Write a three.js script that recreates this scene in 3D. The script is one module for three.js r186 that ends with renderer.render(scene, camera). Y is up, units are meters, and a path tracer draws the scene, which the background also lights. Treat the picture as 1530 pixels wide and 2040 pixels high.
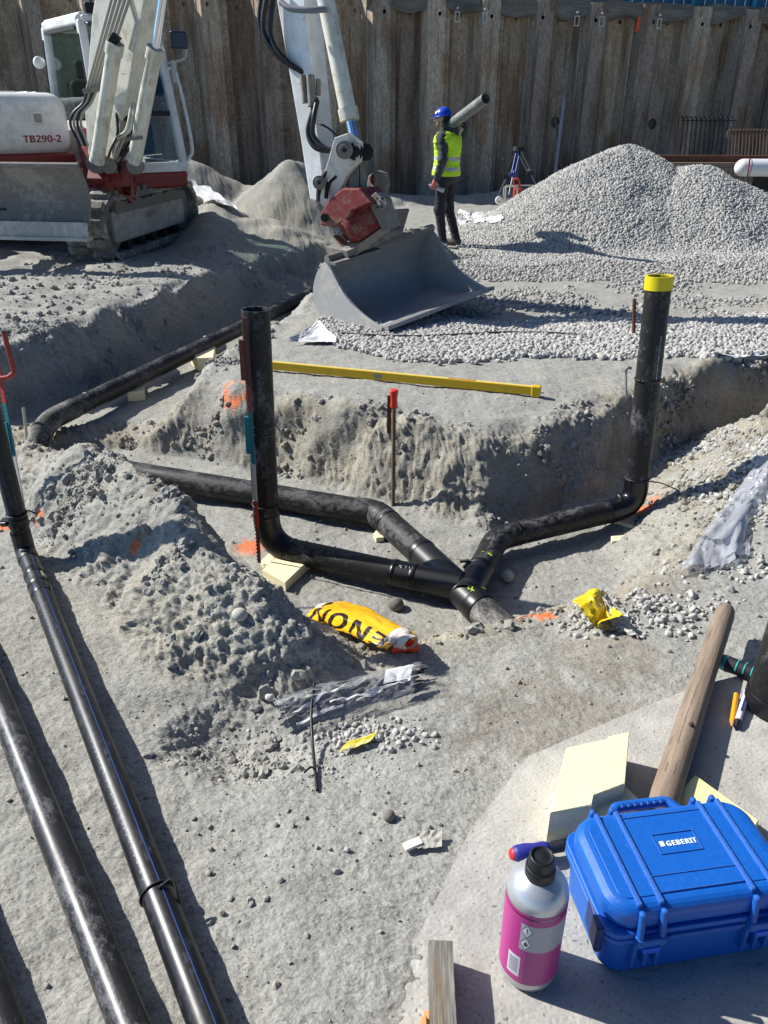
import * as THREE from 'three';
import { Sky } from 'three/addons/objects/Sky.js';
import { RoundedBoxGeometry } from 'three/addons/geometries/RoundedBoxGeometry.js';
import { TextGeometry } from 'three/addons/geometries/TextGeometry.js';
import { FontLoader } from 'three/addons/loaders/FontLoader.js';
import { MarchingCubes } from 'three/addons/objects/MarchingCubes.js';
import * as BGU from 'three/addons/utils/BufferGeometryUtils.js';

// ---------------------------------------------------------------- camera, sky, sun, exposure
const scene = new THREE.Scene();
const EYE = 1.5, FPX = 1541, PITCH = Math.atan((1020 - 225) / FPX);
const camera = new THREE.PerspectiveCamera(2 * Math.atan(1020 / FPX) * 180 / Math.PI, 0.75, 0.05, 400);
camera.position.set(0, EYE, 0);
camera.rotation.x = -PITCH;
scene.add(camera);
const SUN = new THREE.Vector3(-1.30, 1.12, -0.47).normalize();
const sky = new Sky(); sky.name = 'sky'; sky.userData.kind = 'structure';
sky.scale.setScalar(300);
sky.material.uniforms.sunPosition.value.copy(SUN);
sky.material.uniforms.turbidity.value = 3.2;
sky.material.uniforms.rayleigh.value = 0.85;
sky.material.uniforms.mieCoefficient.value = 0.003;
sky.material.uniforms.mieDirectionalG.value = 0.8;
scene.add(sky);
scene.environmentIntensity = 0.14;
const sun = new THREE.DirectionalLight(new THREE.Color(1, 0.965, 0.9), 5);
sun.name = 'sun'; sun.position.copy(SUN).multiplyScalar(40); sun.castShadow = true;
sun.shadow.mapSize.set(4096, 4096);
Object.assign(sun.shadow.camera, { left: -16, right: 16, top: 16, bottom: -16, near: 1, far: 90 });
sun.target.position.set(0, 0, -7); sun.position.add(sun.target.position);
scene.add(sun, sun.target);
const renderer = new THREE.WebGLRenderer({ antialias: true });
renderer.toneMapping = THREE.LinearToneMapping;
renderer.toneMappingExposure = 1.42;
renderer.shadowMap.enabled = true;

// ---------------------------------------------------------------- helpers
const V = (x, y, z) => new THREE.Vector3(x, y, z);
function rng(seed) { let a = seed >>> 0; return () => { a = (a + 0x6D2B79F5) | 0; let t = Math.imul(a ^ (a >>> 15), 1 | a); t = (t + Math.imul(t ^ (t >>> 7), 61 | t)) ^ t; return ((t ^ (t >>> 14)) >>> 0) / 4294967296; }; }
const clamp = (v, a = 0, b = 1) => v < a ? a : v > b ? b : v;
const lerp = (a, b, t) => a + (b - a) * t;
const sstep = (a, b, v) => { const t = clamp((v - a) / (b - a)); return t * t * (3 - 2 * t); };
// where the sight line of the photograph's point (px, py) meets height h, or the depth -z
const CS = Math.cos(PITCH), SN = Math.sin(PITCH);
function at(px, py, h) { const u = (px - 765) / FPX, v = (py - 1020) / FPX, t = (EYE - h) / (v * CS + SN); return V(u * t, h, -(CS - v * SN) * t); }
function atz(px, py, z) { const u = (px - 765) / FPX, v = (py - 1020) / FPX, t = -z / (CS - v * SN); return V(u * t, EYE - (v * CS + SN) * t, z); }
// gradient noise
const PERM = new Uint8Array(512), GX = new Float32Array(256), GY = new Float32Array(256);
{ const r = rng(7); const p = [...Array(256).keys()]; for (let i = 255; i > 0; i--) { const j = (r() * (i + 1)) | 0; [p[i], p[j]] = [p[j], p[i]]; } for (let i = 0; i < 512; i++) PERM[i] = p[i & 255]; for (let i = 0; i < 256; i++) { const a = i / 256 * 6.28318; GX[i] = Math.cos(a); GY[i] = Math.sin(a); } }
function noise(x, y) {
  const fx = Math.floor(x), fy = Math.floor(y), X = fx & 255, Y = fy & 255; x -= fx; y -= fy;
  const u = x * x * x * (x * (x * 6 - 15) + 10), v = y * y * y * (y * (y * 6 - 15) + 10);
  const a = PERM[PERM[X] + Y], b = PERM[PERM[X + 1] + Y], c = PERM[PERM[X] + Y + 1], d = PERM[PERM[X + 1] + Y + 1];
  const n0 = GX[a] * x + GY[a] * y, n1 = GX[b] * (x - 1) + GY[b] * y, n2 = GX[c] * x + GY[c] * (y - 1), n3 = GX[d] * (x - 1) + GY[d] * (y - 1);
  return 1.5 * ((n0 + (n1 - n0) * u) + ((n2 + (n3 - n2) * u) - (n0 + (n1 - n0) * u)) * v);
}
const fbm = (x, y, o = 4) => { let s = 0, a = 0.5; for (let i = 0; i < o; i++) { s += a * noise(x, y); x = x * 2.03 + 17.1; y = y * 2.03 + 5.3; a *= 0.5; } return s; };
const billow = (x, y) => 1 - 2 * Math.abs(noise(x, y));
// tileable noise for textures: n cells across the tile
function tnoise(u, v, n, s = 0) {
  const x = u * n, y = v * n; const fx = Math.floor(x), fy = Math.floor(y); const ax = x - fx, ay = y - fy;
  const h = (i, j) => PERM[(PERM[((i % n + n) % n + s * 31) & 255] + ((j % n + n) % n + s * 57)) & 255] / 255;
  const sx = ax * ax * (3 - 2 * ax), sy = ay * ay * (3 - 2 * ay);
  return lerp(lerp(h(fx, fy), h(fx + 1, fy), sx), lerp(h(fx, fy + 1), h(fx + 1, fy + 1), sx), sy);
}
function dataTex(w, h, fn, srgb, rep = [1, 1]) {
  const d = new Uint8Array(w * h * 4);
  for (let y = 0; y < h; y++) for (let x = 0; x < w; x++) { const c = fn(x / w, y / h, x, y), i = (y * w + x) * 4; d[i] = clamp(c[0]) * 255; d[i + 1] = clamp(c[1]) * 255; d[i + 2] = clamp(c[2]) * 255; d[i + 3] = c.length > 3 ? clamp(c[3]) * 255 : 255; }
  const t = new THREE.DataTexture(d, w, h); t.wrapS = t.wrapT = THREE.RepeatWrapping; t.magFilter = THREE.LinearFilter; t.minFilter = THREE.LinearMipmapLinearFilter; t.generateMipmaps = true;
  if (srgb) t.colorSpace = THREE.SRGBColorSpace; t.repeat.set(...rep); t.needsUpdate = true; return t;
}
function canvasTex(w, h, draw) { const c = document.createElement('canvas'); c.width = w; c.height = h; draw(c.getContext('2d'), w, h); const t = new THREE.CanvasTexture(c); t.colorSpace = THREE.SRGBColorSpace; return t; }
const std = (color, roughness = 0.7, extra = {}) => new THREE.MeshStandardMaterial({ color, roughness, ...extra });
const phys = (color, roughness = 0.5, extra = {}) => new THREE.MeshPhysicalMaterial({ color, roughness, ...extra });

// naming and userData
const used = new Map();
function numbered(n) { const k = used.get(n) ?? 0; used.set(n, k + 1); return k ? n + '_' + String(k).padStart(3, '0') : n; }
function tag(o, label, category, group, kind) { if (label) o.userData.label = label; if (category) o.userData.category = category; if (group) o.userData.group = group; if (kind) o.userData.kind = kind; return o; }
function clean(g) { let q = g.index ? g.toNonIndexed() : g; for (const k of Object.keys(q.attributes)) if (!['position', 'normal', 'uv'].includes(k)) q.deleteAttribute(k); if (!q.attributes.normal) q.computeVertexNormals(); if (!q.attributes.uv) q.setAttribute('uv', new THREE.BufferAttribute(new Float32Array(q.attributes.position.count * 2), 2)); q.morphAttributes = {}; return q; }
function obj(name, geos, material, parent = scene) {
  const list = Array.isArray(geos) ? geos : [geos];
  const g = list.length === 1 ? list[0] : BGU.mergeGeometries(list.map(clean));
  const m = new THREE.Mesh(g, material); m.name = parent === scene ? numbered(name) : name; m.castShadow = m.receiveShadow = true; parent.add(m); return m;
}
function thing(name, label, category, pos = [0, 0, 0], turn = 0, group) {
  const o = new THREE.Group(); o.name = numbered(name); o.position.set(...pos); o.rotation.y = turn; scene.add(o); return tag(o, label, category, group);
}
function part(name, parent) { const o = new THREE.Group(); o.name = name; parent.add(o); return o; }
// geometry
const M4 = () => new THREE.Matrix4();
const EUL = (x, y, z) => new THREE.Matrix4().makeRotationFromEuler(new THREE.Euler(x, y, z));
function mv(g, x = 0, y = 0, z = 0, rx = 0, ry = 0, rz = 0) { if (rx || ry || rz) g.applyMatrix4(EUL(rx, ry, rz)); return g.translate(x, y, z); }
const box = (w, h, d, x = 0, y = 0, z = 0, rx = 0, ry = 0, rz = 0) => mv(new THREE.BoxGeometry(w, h, d), x, y, z, rx, ry, rz);
const rbox = (w, h, d, r, x = 0, y = 0, z = 0, rx = 0, ry = 0, rz = 0, seg = 2) => mv(new RoundedBoxGeometry(w, h, d, seg, Math.min(r, w / 2.01, h / 2.01, d / 2.01)), x, y, z, rx, ry, rz);
function rod(a, b, r, r2 = r, seg = 16, open = false) {   // cylinder from a to b
  const d = b.clone().sub(a), L = d.length(); const g = new THREE.CylinderGeometry(r2, r, L, seg, 1, open);
  g.applyQuaternion(new THREE.Quaternion().setFromUnitVectors(V(0, 1, 0), d.normalize())); return g.translate((a.x + b.x) / 2, (a.y + b.y) / 2, (a.z + b.z) / 2);
}
function beam(a, b, w, h, up = V(0, 1, 0), r = 0) {         // box from a to b
  const d = b.clone().sub(a), L = d.length(), zx = d.clone().normalize(), xx = V().crossVectors(up, zx).normalize(), yy = V().crossVectors(zx, xx);
  const g = r ? new RoundedBoxGeometry(w, h, L, 2, r) : new THREE.BoxGeometry(w, h, L); g.applyMatrix4(M4().makeBasis(xx, yy, zx)); return g.translate((a.x + b.x) / 2, (a.y + b.y) / 2, (a.z + b.z) / 2);
}
const tube = (pts, r, seg = 40, rad = 8, closed = false, tens = 0.5) => new THREE.TubeGeometry(new THREE.CatmullRomCurve3(pts, closed, 'catmullrom', tens), seg, r, rad, closed);
const lathe = (prof, seg = 40) => new THREE.LatheGeometry(prof.map(([r, y]) => new THREE.Vector2(r, y)), seg);
function shapeOf(pts) { const s = new THREE.Shape(); pts.forEach(([x, y], i) => i ? s.lineTo(x, y) : s.moveTo(x, y)); s.closePath(); return s; }
const extrude = (pts, depth, bevel = 0, holes = []) => { const s = shapeOf(pts); for (const [hx, hy, hr] of holes) { const p = new THREE.Path(); p.absarc(hx, hy, hr, 0, 6.2832, true); s.holes.push(p); } return new THREE.ExtrudeGeometry(s, { depth, bevelEnabled: bevel > 0, bevelSize: bevel, bevelThickness: bevel, bevelSegments: 2, steps: 1, curveSegments: 12 }); };
// hollow pipe following straight runs, open ends with wall thickness
function pipeShell(a, b, r, wall = 0.006, seg = 40) {
  const L = a.distanceTo(b); const g = lathe([[r - wall, 0], [r, 0], [r, L], [r - wall, L], [r - wall, 0]], seg);
  const q = g.toNonIndexed(); q.computeVertexNormals(); const gg = BGU.toCreasedNormals(q, 0.6);
  { const uv = gg.attributes.uv, p = gg.attributes.position; for (let i = 0; i < uv.count; i++) uv.setXY(i, uv.getX(i) * r * 6.28 * 2.4, p.getY(i) * 1.6); } gg.applyQuaternion(new THREE.Quaternion().setFromUnitVectors(V(0, 1, 0), b.clone().sub(a).normalize())); return gg.translate(a.x, a.y, a.z);
}
// ---------------------------------------------------------------- the lie of the land
function sdPoly(P, x, y) {
  let d = 1e9, s = 1; const n = P.length;
  for (let i = 0, j = n - 1; i < n; j = i++) {
    const ex = P[j][0] - P[i][0], ey = P[j][1] - P[i][1], wx = x - P[i][0], wy = y - P[i][1];
    const t = clamp((wx * ex + wy * ey) / (ex * ex + ey * ey)); const bx = wx - ex * t, by = wy - ey * t; d = Math.min(d, bx * bx + by * by);
    const c1 = y >= P[i][1], c2 = y < P[j][1], c3 = ex * wy > ey * wx; if ((c1 && c2 && c3) || (!c1 && !c2 && !c3)) s = -s;
  }
  return s * Math.sqrt(d);
}
// height of a heap along a spine with side slope s and a crest rounded by e
function spine(S, x, y, s, e) {
  let best = -1e9;
  for (let i = 0; i < S.length - 1; i++) {
    const ax = S[i][0], ay = S[i][1], ex = S[i + 1][0] - ax, ey = S[i + 1][1] - ay; const t = clamp(((x - ax) * ex + (y - ay) * ey) / (ex * ex + ey * ey + 1e-9));
    const dx = x - ax - ex * t, dy = y - ay - ey * t, y0 = S[i][2] + (S[i + 1][2] - S[i][2]) * t - s * (Math.sqrt(dx * dx + dy * dy + e * e) - e); if (y0 > best) best = y0;
  }
  return best;
}
const LEVELS = [[-1, -1, 0], [0, -1, 0], [1, -1, 0], [2, -1, 0], [3, -1.5, 0], [-2, -2, 0], [-3, -2.5, 0], [-1.6, -2.7, 0], [-1, -2, 0], [-.5, -1.6, -.01], [0, -1.8, -.04], [.3, -2.1, -.08], [.55, -2.3, -.12], [.9, -2.2, -.08], [1.25, -2.45, -.05], [1.6, -2.9, .02], [2, -3.5, .06], [2.6, -4, .08], [3.4, -4.5, .1],
  [-.6, -5, .08], [.3, -4.3, .09], [1, -4.6, .1], [2, -5.2, .12], [3, -5.5, .12], [0, -6, .06], [1, -6.5, .04], [2.5, -6.5, .04], [4, -6.5, .06], [1, -8, .0], [3, -8, .0], [0, -8.4, .0], [1, -9.5, 0], [2, -9.5, 0], [0, -10.4, 0], [4, -9, .04],
  [-2.5, -5.3, .2], [-3.2, -5.5, .2], [-3, -7, .2], [-2, -7.2, .2], [-1.8, -8.2, .18], [-3, -10, .2], [-5, -8, .2], [-5, -5, .2], [-1.6, -9.6, .12], [-1, -12, .06], [0, -14, .06], [4, -14, .05], [-5, -13, .15], [9, -12, .1], [9, -6, .1], [-9, -6, .2], [-9, -14, .2]];
function baseLevel(x, z) { let s = 0, w = 0; for (const [a, b, h] of LEVELS) { const d = (x - a) * (x - a) + (z - b) * (z - b) + 0.05, k = 1 / (d * d); s += h * k; w += k; } return s / w; }
const FLOOR_MAIN = [[-2.6, -4.25], [-1.5, -4.33], [-.58, -3.98], [-.01, -3.6], [.45, -3.36], [.75, -3.42], [1.25, -3.8], [1.95, -4.45], [3.4, -5.0], [3.4, -4.9], [2.3, -4.5], [1.95, -4.05], [1.5, -3.35], [1.26, -3.02], [1.04, -2.78], [.8, -2.62], [.52, -2.55], [.3, -2.46], [.02, -2.32], [-.12, -2.26], [-.28, -2.3], [-.42, -2.42], [-.64, -2.68], [-.95, -3.02], [-1.25, -3.36], [-1.65, -3.62], [-2.6, -3.7]];
const FLOOR_LEFT = [[-5, -4.3], [-3.2, -4.5], [-2.45, -4.7], [-2.02, -5.1], [-1.72, -6.25], [-1.38, -7.15], [-1.1, -8.3], [-.75, -9.3], [-.4, -10.2], [-.1, -10], [-.4, -9.0], [-.62, -8.2], [-.8, -7.2], [-1.1, -5.9], [-1.3, -5.0], [-1.45, -4.3], [-2.2, -3.95], [-3.2, -3.85], [-5, -3.8]];
const MOUND_FRONT = [[-1.75, -3.45, .05], [-1.42, -3.14, .15], [-1.2, -2.92, .3], [-.92, -2.66, .33], [-.76, -2.42, .26], [-.55, -2.14, .22], [-.4, -2.04, .19], [-.31, -1.96, .13], [-.26, -1.91, .04], [-.2, -1.9, -.1]];
const LUMP = [[-.2, -2.15, -.06], [-.08, -2.17, -.13]];
const PILE = [[3.0, -11.4, 1.0], [3.32, -11.6, 1.1], [3.78, -11.5, .8], [4.15, -11.1, .88], [4.5, -11.0, .72]];
const SAND_HEAP = [[-1.25, -11.4, .95], [-.9, -11.6, .8]];
const SAND_LOW = [[-1.75, -10.1, .36], [-1.25, -9.9, .33]];
const BERM = [[-2.15, -10.4, .5], [-1.95, -9.2, .34], [-1.75, -8.6, .3]];
const TRACK_BED = [[-2.9, -8.0, .5], [-2.55, -10.2, .55]];
const WALL_FOOT = [[-8, -14.6, .35], [-4, -14.7, .2], [-1.5, -14.3, .3], [1.2, -14.9, .18], [3, -15.2, .3], [6, -15.6, .2]];
const LUMP_FAR = [[.0, -9.6, .3], [.42, -9.3, .3]];
const HEAP_MACHINE = [[-2.7, -11.8, .95], [-1.95, -11.7, .6]];
const BANK_RIGHT = [[1.62, -2.95, .04], [1.9, -3.4, .1], [2.3, -3.85, .14]];
const SLAB = [[-.06, .9], [-.02, -.6], [.05, -.97], [.2, -1.27], [.38, -1.51], [.66, -1.66], [.92, -1.79], [1.35, -1.93], [2.4, -2.2], [4, -2.3], [4, .9]];
const smax = (a, b, k) => { const h = clamp(0.5 + 0.5 * (a - b) / k); return b + (a - b) * h + k * h * (1 - h); };
const OUT = { rough: 0, slab: 0, soil: 0, grav: 0 };
const damp = [.235, .2, .152];
function terrain(x, z) {
  const wx = x + .045 * noise(x * 2.3, z * 2.3) + .012 * noise(x * 6.1 + 9, z * 6.1), wz = z + .045 * noise(x * 2.3 + 31, z * 2.3 + 7) + .012 * noise(x * 6.1, z * 6.1 + 21);
  let h = baseLevel(x, z), rough = 0, soil = 0;
  const near = z > -6.5 && z < -1 && x > -3.5 && x < 4, mid = z > -11 && z < -3 && x < 1 && x > -6;
  const mound = (S, s, e, k, r, so) => { const y = spine(S, wx, wz, s, e); if (y > h - .25) { const t = sstep(h - .06, h + .04, y); rough = Math.max(rough, r * t); soil = Math.max(soil, so * t); h = smax(h, y, k); } };
  if (near) {
    mound(MOUND_FRONT, 1.02, .05, .05, 1, .4);
    const d = sdPoly(FLOOR_MAIN, wx, wz); const w = x < -.1 && z > -3.5 + Math.min(0, x + 1) ? .2 : x > .1 && z > -3 ? .26 : x > 1.3 && z > -4.2 && z > -3.6 - (x - 1.3) ? .3 : x > 1.5 ? .17 : x > 1.1 ? lerp(.23, .17, (x - 1.1) / .4) : .24;
    const k = 1 - sstep(-.04, w, d); h = lerp(h, -.3 + .02 * noise(x * 1.1, z * 1.1), k);
    rough = Math.max(rough, sstep(-.06, .03, d) * (1 - sstep(w * .9, w + .14, d)) * (x > .1 && z > -2.75 ? .35 : 1)); soil = Math.max(soil, sstep(-.05, .05, d) * (1 - sstep(w * .8, w + .12, d)));
  }
  if (mid) {
    const d = sdPoly(FLOOR_LEFT, wx, wz); const wall = x < -1.3 - (z + 7) * .25 && z < -4.35; const w = wall ? .19 + .1 * noise(x * 2.1 + 3, z * 2.1) : .3;
    const k = 1 - sstep(-.03, w, d); const fl = lerp(-.24, -.2, sstep(-5, -8, z)); if (k > 0) h = Math.min(h, lerp(h, fl, k));
    if (z < -4.3) rough = Math.max(rough, (wall ? 1.3 : .8) * sstep(-.05, .03, d) * (1 - sstep(w * .9, w + .2, d)));
  }
  if (near) { mound(LUMP, .7, .04, .03, 1, .3); mound(BANK_RIGHT, .7, .08, .06, .6, .5); }
  if (z < -7 && z > -17) { mound(PILE, .6, .25, .12, .25, 0); mound(SAND_HEAP, .78, .12, .1, .5, .4); mound(SAND_LOW, .62, .15, .1, .7, .4); mound(BERM, .55, .1, .08, .7, .2); mound(LUMP_FAR, .85, .08, .05, .5, .4); mound(WALL_FOOT, .4, .2, .12, .6, .2); mound(HEAP_MACHINE, .55, .15, .1, .3, 0); }
  // hollow trodden in front of the mound
  { const dx = x + .42, dz = z + 1.62, q = dx * dx * 14 + dz * dz * 30; if (q < 6) { const g = Math.exp(-q * 1.3); h -= .085 * g; rough = Math.max(rough, .45 * sstep(.15, .5, g)); } }
  { const dx = x - .02, dz = z + 2.02, q = dx * dx * 3 + dz * dz * 22; if (q < 6) h -= .05 * Math.exp(-q); }
  // wheel and track prints on the upper level
  if (x < -1.5 && z < -4.9 && z > -9) { const s = sstep(-4.9, -5.3, z) * sstep(-1.5, -1.9, x); h += s * (.030 * billow(x * 1.2 + z * .5, z * 3.2) + .02 * noise(x * 3 + z, z * 8)); rough = Math.max(rough, .3 * s); }
  const r = rough; h += r * (.035 * noise(x * 4.1, z * 4.1) + .03 * noise(x * 2.2 + 8, z * 2.2)) + (1 - r) * .008 * noise(x * 2.7, z * 2.7);
  // sand swept over the edge of the slab
  const sd = sdPoly(SLAB, x + .05 * noise(x * 3, z * 3) + .02 * noise(x * 14, z * 14), z + .05 * noise(x * 3 + 50, z * 3)); const under = 1 - sstep(-.09, .02, sd);
  h = lerp(h, -.035 + (1 - under) * .02, under);
  OUT.rough = r; OUT.slab = under; OUT.soil = soil; return h;
}
// clods and grain: how far the surface stands out along its normal
function noise3(x, y, z) {
  const fx = Math.floor(x), fy = Math.floor(y), fz = Math.floor(z), X = fx & 255, Y = fy & 255, Z = fz & 255; x -= fx; y -= fy; z -= fz;
  const u = x * x * (3 - 2 * x), v = y * y * (3 - 2 * y), w = z * z * (3 - 2 * z);
  const A = PERM[X] + Y, B = PERM[X + 1] + Y, AA = PERM[A & 255] + Z, AB = PERM[(A + 1) & 255] + Z, BA = PERM[B & 255] + Z, BB = PERM[(B + 1) & 255] + Z;
  const h = (i) => PERM[i & 255] / 127.5 - 1;
  return lerp(lerp(lerp(h(AA), h(BA), u), lerp(h(AB), h(BB), u), v), lerp(lerp(h(AA + 1), h(BA + 1), u), lerp(h(AB + 1), h(BB + 1), u), v), w);
}
// broken clods: cells of uneven height with sharp gaps between them
const hsh = (i, j, k) => PERM[(PERM[(PERM[i & 255] + j) & 255] + k) & 255];
function clod(x, y, z) {
  const fx = Math.floor(x), fy = Math.floor(y), fz = Math.floor(z); let f1 = 9, f2 = 9, id = 0;
  for (let i = -1; i <= 1; i++) for (let j = -1; j <= 1; j++) for (let k = -1; k <= 1; k++) { const a = hsh(fx + i, fy + j, fz + k), b = PERM[a], c = PERM[b], dx = fx + i + a / 255 - x, dy = fy + j + b / 255 - y, dz = fz + k + c / 255 - z, d = dx * dx + dy * dy + dz * dz; if (d < f1) { f2 = f1; f1 = d; id = c; } else if (d < f2) f2 = d; }
  f1 = Math.sqrt(f1); f2 = Math.sqrt(f2); return (id / 255) * Math.min(1, (f2 - f1) * 3) + .25 * (f2 - f1) - .35;
}
function detail(x, y, z, r, under) {
  let d = 0;
  if (r > .01) { const f = .5 + .5 * noise3(x * 3, y * 3, z * 3), m = sstep(.38, .62, f); const q = .012 * noise3(x * 25, y * 25, z * 25); d += r * (.032 * noise3(x * 6, y * 6, z * 6) + (.3 + .7 * m) * (.016 * clod(x * 8 + q * 20, y * 8, z * 8) + .012 * clod(x * 21 + 7, y * 21 + q * 30, z * 21) + .010 * clod(x * 50, y * 50, z * 50 + 3)) + .006 * noise3(x * 40 + 5, y * 40, z * 40) + .004 * noise3(x * 120, y * 120, z * 120)); }
  d += (1 - r) * (1 - under) * (.006 * noise(x * 6, z * 6) + .0035 * noise(x * 13, z * 13) + .0018 * billow(x * 27, z * 27) + .003 * Math.max(0, noise(x * 46, z * 46) - .15) + .0012 * noise(x * 95, z * 95));
  return d;
}
const H = (x, z) => { const h = terrain(x, z); return h + detail(x, h, z, OUT.rough, OUT.slab) * .8; };

// ---------------------------------------------------------------- soil material and ground sheet
console.log('ground');
const soilBump = dataTex(1024, 1024, (u, v) => { const a = tnoise(u, v, 24, 1), b = tnoise(u, v, 70, 2), c = tnoise(u, v, 180, 3), d = tnoise(u, v, 420, 4); const k = .22 * a + .3 * b + .3 * c + .18 * d; return [k, k, k]; }, false);
const soilMap = dataTex(1024, 1024, (u, v) => { const a = tnoise(u, v, 9, 5), b = tnoise(u, v, 60, 6), c = tnoise(u, v, 300, 7), s = tnoise(u, v, 150, 8); let k = .94 + .07 * (a - .5) + .12 * (b - .5) + .22 * (c - .5); if (s > .86) k -= .16; if (s < .1) k += .10; return [k, k * .995, k * .98]; }, true);
const soilMat = std(0xffffff, 0.96, { vertexColors: true, map: soilMap, bumpMap: soilBump, bumpScale: 0.004 });
const paintAt = [[-.84, -4.33, .12, 1], [.42, -2.42, .1, 0], [.5, -2.38, .07, 0], [.58, -2.33, .05, 0], ...[[500, 1097, -.3, .085], [560, 1112, -.3, .06], [1278, 1020, -.28, .12], [265, 1093, .14, .026], [5, 1052, 0, .045], [80, 1063, 0, .03]].map(([a, b, h, r]) => { const p = at(a, b, h); return [p.x, p.z, r, 0]; })];
{
  const zs = []; let z = 7; while (z > .3) { zs.push(z); z -= .35; } z = .3; while (z > -.55) { zs.push(z); z -= .05; }
  while (z > -19) { zs.push(z); const a = Math.abs(z); z -= Math.min(.05, .0036 + .00062 * a * a); } while (z > -120) { zs.push(z); z -= .4 + (-z - 19) * .25; }
  const NC = 860, us = []; for (let i = 0; i <= NC; i++) us.push(i / NC * 2 - 1);
  const nr = zs.length, nc = NC + 1; const pos = new Float32Array(nr * nc * 3), uv = new Float32Array(nr * nc * 2), col = new Float32Array(nr * nc * 3), det = new Float32Array(nr * nc), idx = new Uint32Array((nr - 1) * (nc - 1) * 6);
  const grey = [.335, .332, .308], tan = [.33, .305, .245], orange = [.85, .19, .045];
  let k = 0;
  for (let r = 0; r < nr; r++) {
    const zz = zs[r], hw = 1.0 + .60 * Math.max(0, -zz);
    for (let c = 0; c < nc; c++, k++) {
      const u = us[c], au = Math.abs(u); let x = au < .95 ? u / .95 * hw : Math.sign(u) * lerp(hw, Math.max(70, hw), ((au - .95) / .05) ** 2);
      const h = terrain(x, zz); pos[k * 3] = x; pos[k * 3 + 1] = h; pos[k * 3 + 2] = zz; uv[k * 2] = x * .9 + h * .35; uv[k * 2 + 1] = zz * .9 - h * .95;
      det[k] = detail(x, h, zz, OUT.rough, OUT.slab);
      const n1 = fbm(x * 1.3 + 4, zz * 1.3, 3), n2 = noise(x * 17, zz * 17);
      let s = clamp(OUT.soil * (.7 + .8 * n1 + .35 * n2) + .25 * sstep(.05, .35, n1)), q = 1 + .07 * n1 + .04 * n2; const dm = OUT.soil * sstep(.05, .45, fbm(x * 2.1 + 40, zz * 2.1 + h * 3, 3) + .25 * n2) * .85;
      let R = lerp(grey[0], tan[0], s) * q, G = lerp(grey[1], tan[1], s) * q, B = lerp(grey[2], tan[2], s) * q;
      R = lerp(R, damp[0], dm); G = lerp(G, damp[1], dm); B = lerp(B, damp[2], dm);
      // damp patches beside the slab and the wrapper
      for (const [dx, dz, dr] of [[.5, -1.75, .32], [.72, -2.05, .2], [.98, -2.45, .16]]) { const e = (x - dx) ** 2 / (dr * dr) + (zz - dz) ** 2 / (dr * dr * .5); if (e < 3) { const t = .55 * (1 - sstep(.1, 1.4, e + .9 * noise(x * 9, zz * 9) + .5 * n2)); R = lerp(R, damp[0], t); G = lerp(G, damp[1], t); B = lerp(B, damp[2], t); } }
      for (const [px, pz, pr, ring] of paintAt) { const d = Math.hypot(x - px, zz - pz); if (d < pr * 1.5) { const m = noise(x * 45, zz * 45) * .5 + noise(x * 110, zz * 110) * .5; let f = ring ? 1 - Math.abs(d / pr - .75) * 4.2 : 1.15 - d / pr; const t = sstep(.05, .4, f * .9 + m * .75 - .15) * .85; R = lerp(R, orange[0], t); G = lerp(G, orange[1], t); B = lerp(B, orange[2], t); } }
      col[k * 3] = R; col[k * 3 + 1] = G; col[k * 3 + 2] = B;
    }
  }
  let i = 0; for (let r = 0; r < nr - 1; r++) for (let c = 0; c < nc - 1; c++) { const a = r * nc + c, b = a + 1, d = a + nc, e = d + 1; idx[i++] = a; idx[i++] = b; idx[i++] = d; idx[i++] = b; idx[i++] = e; idx[i++] = d; }
  const g = new THREE.BufferGeometry(); g.setAttribute('position', new THREE.BufferAttribute(pos, 3)); g.setAttribute('uv', new THREE.BufferAttribute(uv, 2)); g.setAttribute('color', new THREE.BufferAttribute(col, 3)); g.setIndex(new THREE.BufferAttribute(idx, 1)); g.computeVertexNormals();
  { const nn = g.attributes.normal.array; for (let q = 0; q < nr * nc; q++) { pos[q * 3] += nn[q * 3] * det[q]; pos[q * 3 + 1] += nn[q * 3 + 1] * det[q]; pos[q * 3 + 2] += nn[q * 3 + 2] * det[q]; } g.computeVertexNormals(); }
  console.log('rows', nr, 'tris', idx.length / 3);
  const m = obj('ground', g, soilMat); tag(m, 'grey dug-over sandy ground with trenches and heaps', 'ground', null, 'structure');
}
// ---------------------------------------------------------------- concrete slab
console.log('setting');
const concMap = dataTex(1024, 1024, (u, v) => { const a = tnoise(u, v, 5, 1), b = tnoise(u, v, 22, 2), c = tnoise(u, v, 240, 3), p = tnoise(u, v, 130, 9); let k = .93 + .10 * (a - .5) + .10 * (b - .5) + .09 * (c - .5); if (p > .93) k -= .22; return [k, k * .992, k * .975]; }, true);
const concBump = dataTex(1024, 1024, (u, v) => { const k = .5 * tnoise(u, v, 40, 4) + .3 * tnoise(u, v, 160, 5) + (tnoise(u, v, 130, 9) > .93 ? -.3 : 0) + .25; return [k, k, k]; }, false);
const concrete = std(0xb6b4af, 0.9, { map: concMap, bumpMap: concBump, bumpScale: 0.003 });
{
  const g = new THREE.ExtrudeGeometry(shapeOf(SLAB.map(([x, z]) => [x, -z])), { depth: .12, bevelEnabled: false }); g.rotateX(-Math.PI / 2); g.translate(0, -.12, 0);
  tag(obj('concrete_slab', g, concrete), 'pale concrete slab dusted with sand at its edge', 'slab', null, 'structure');
}
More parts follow.
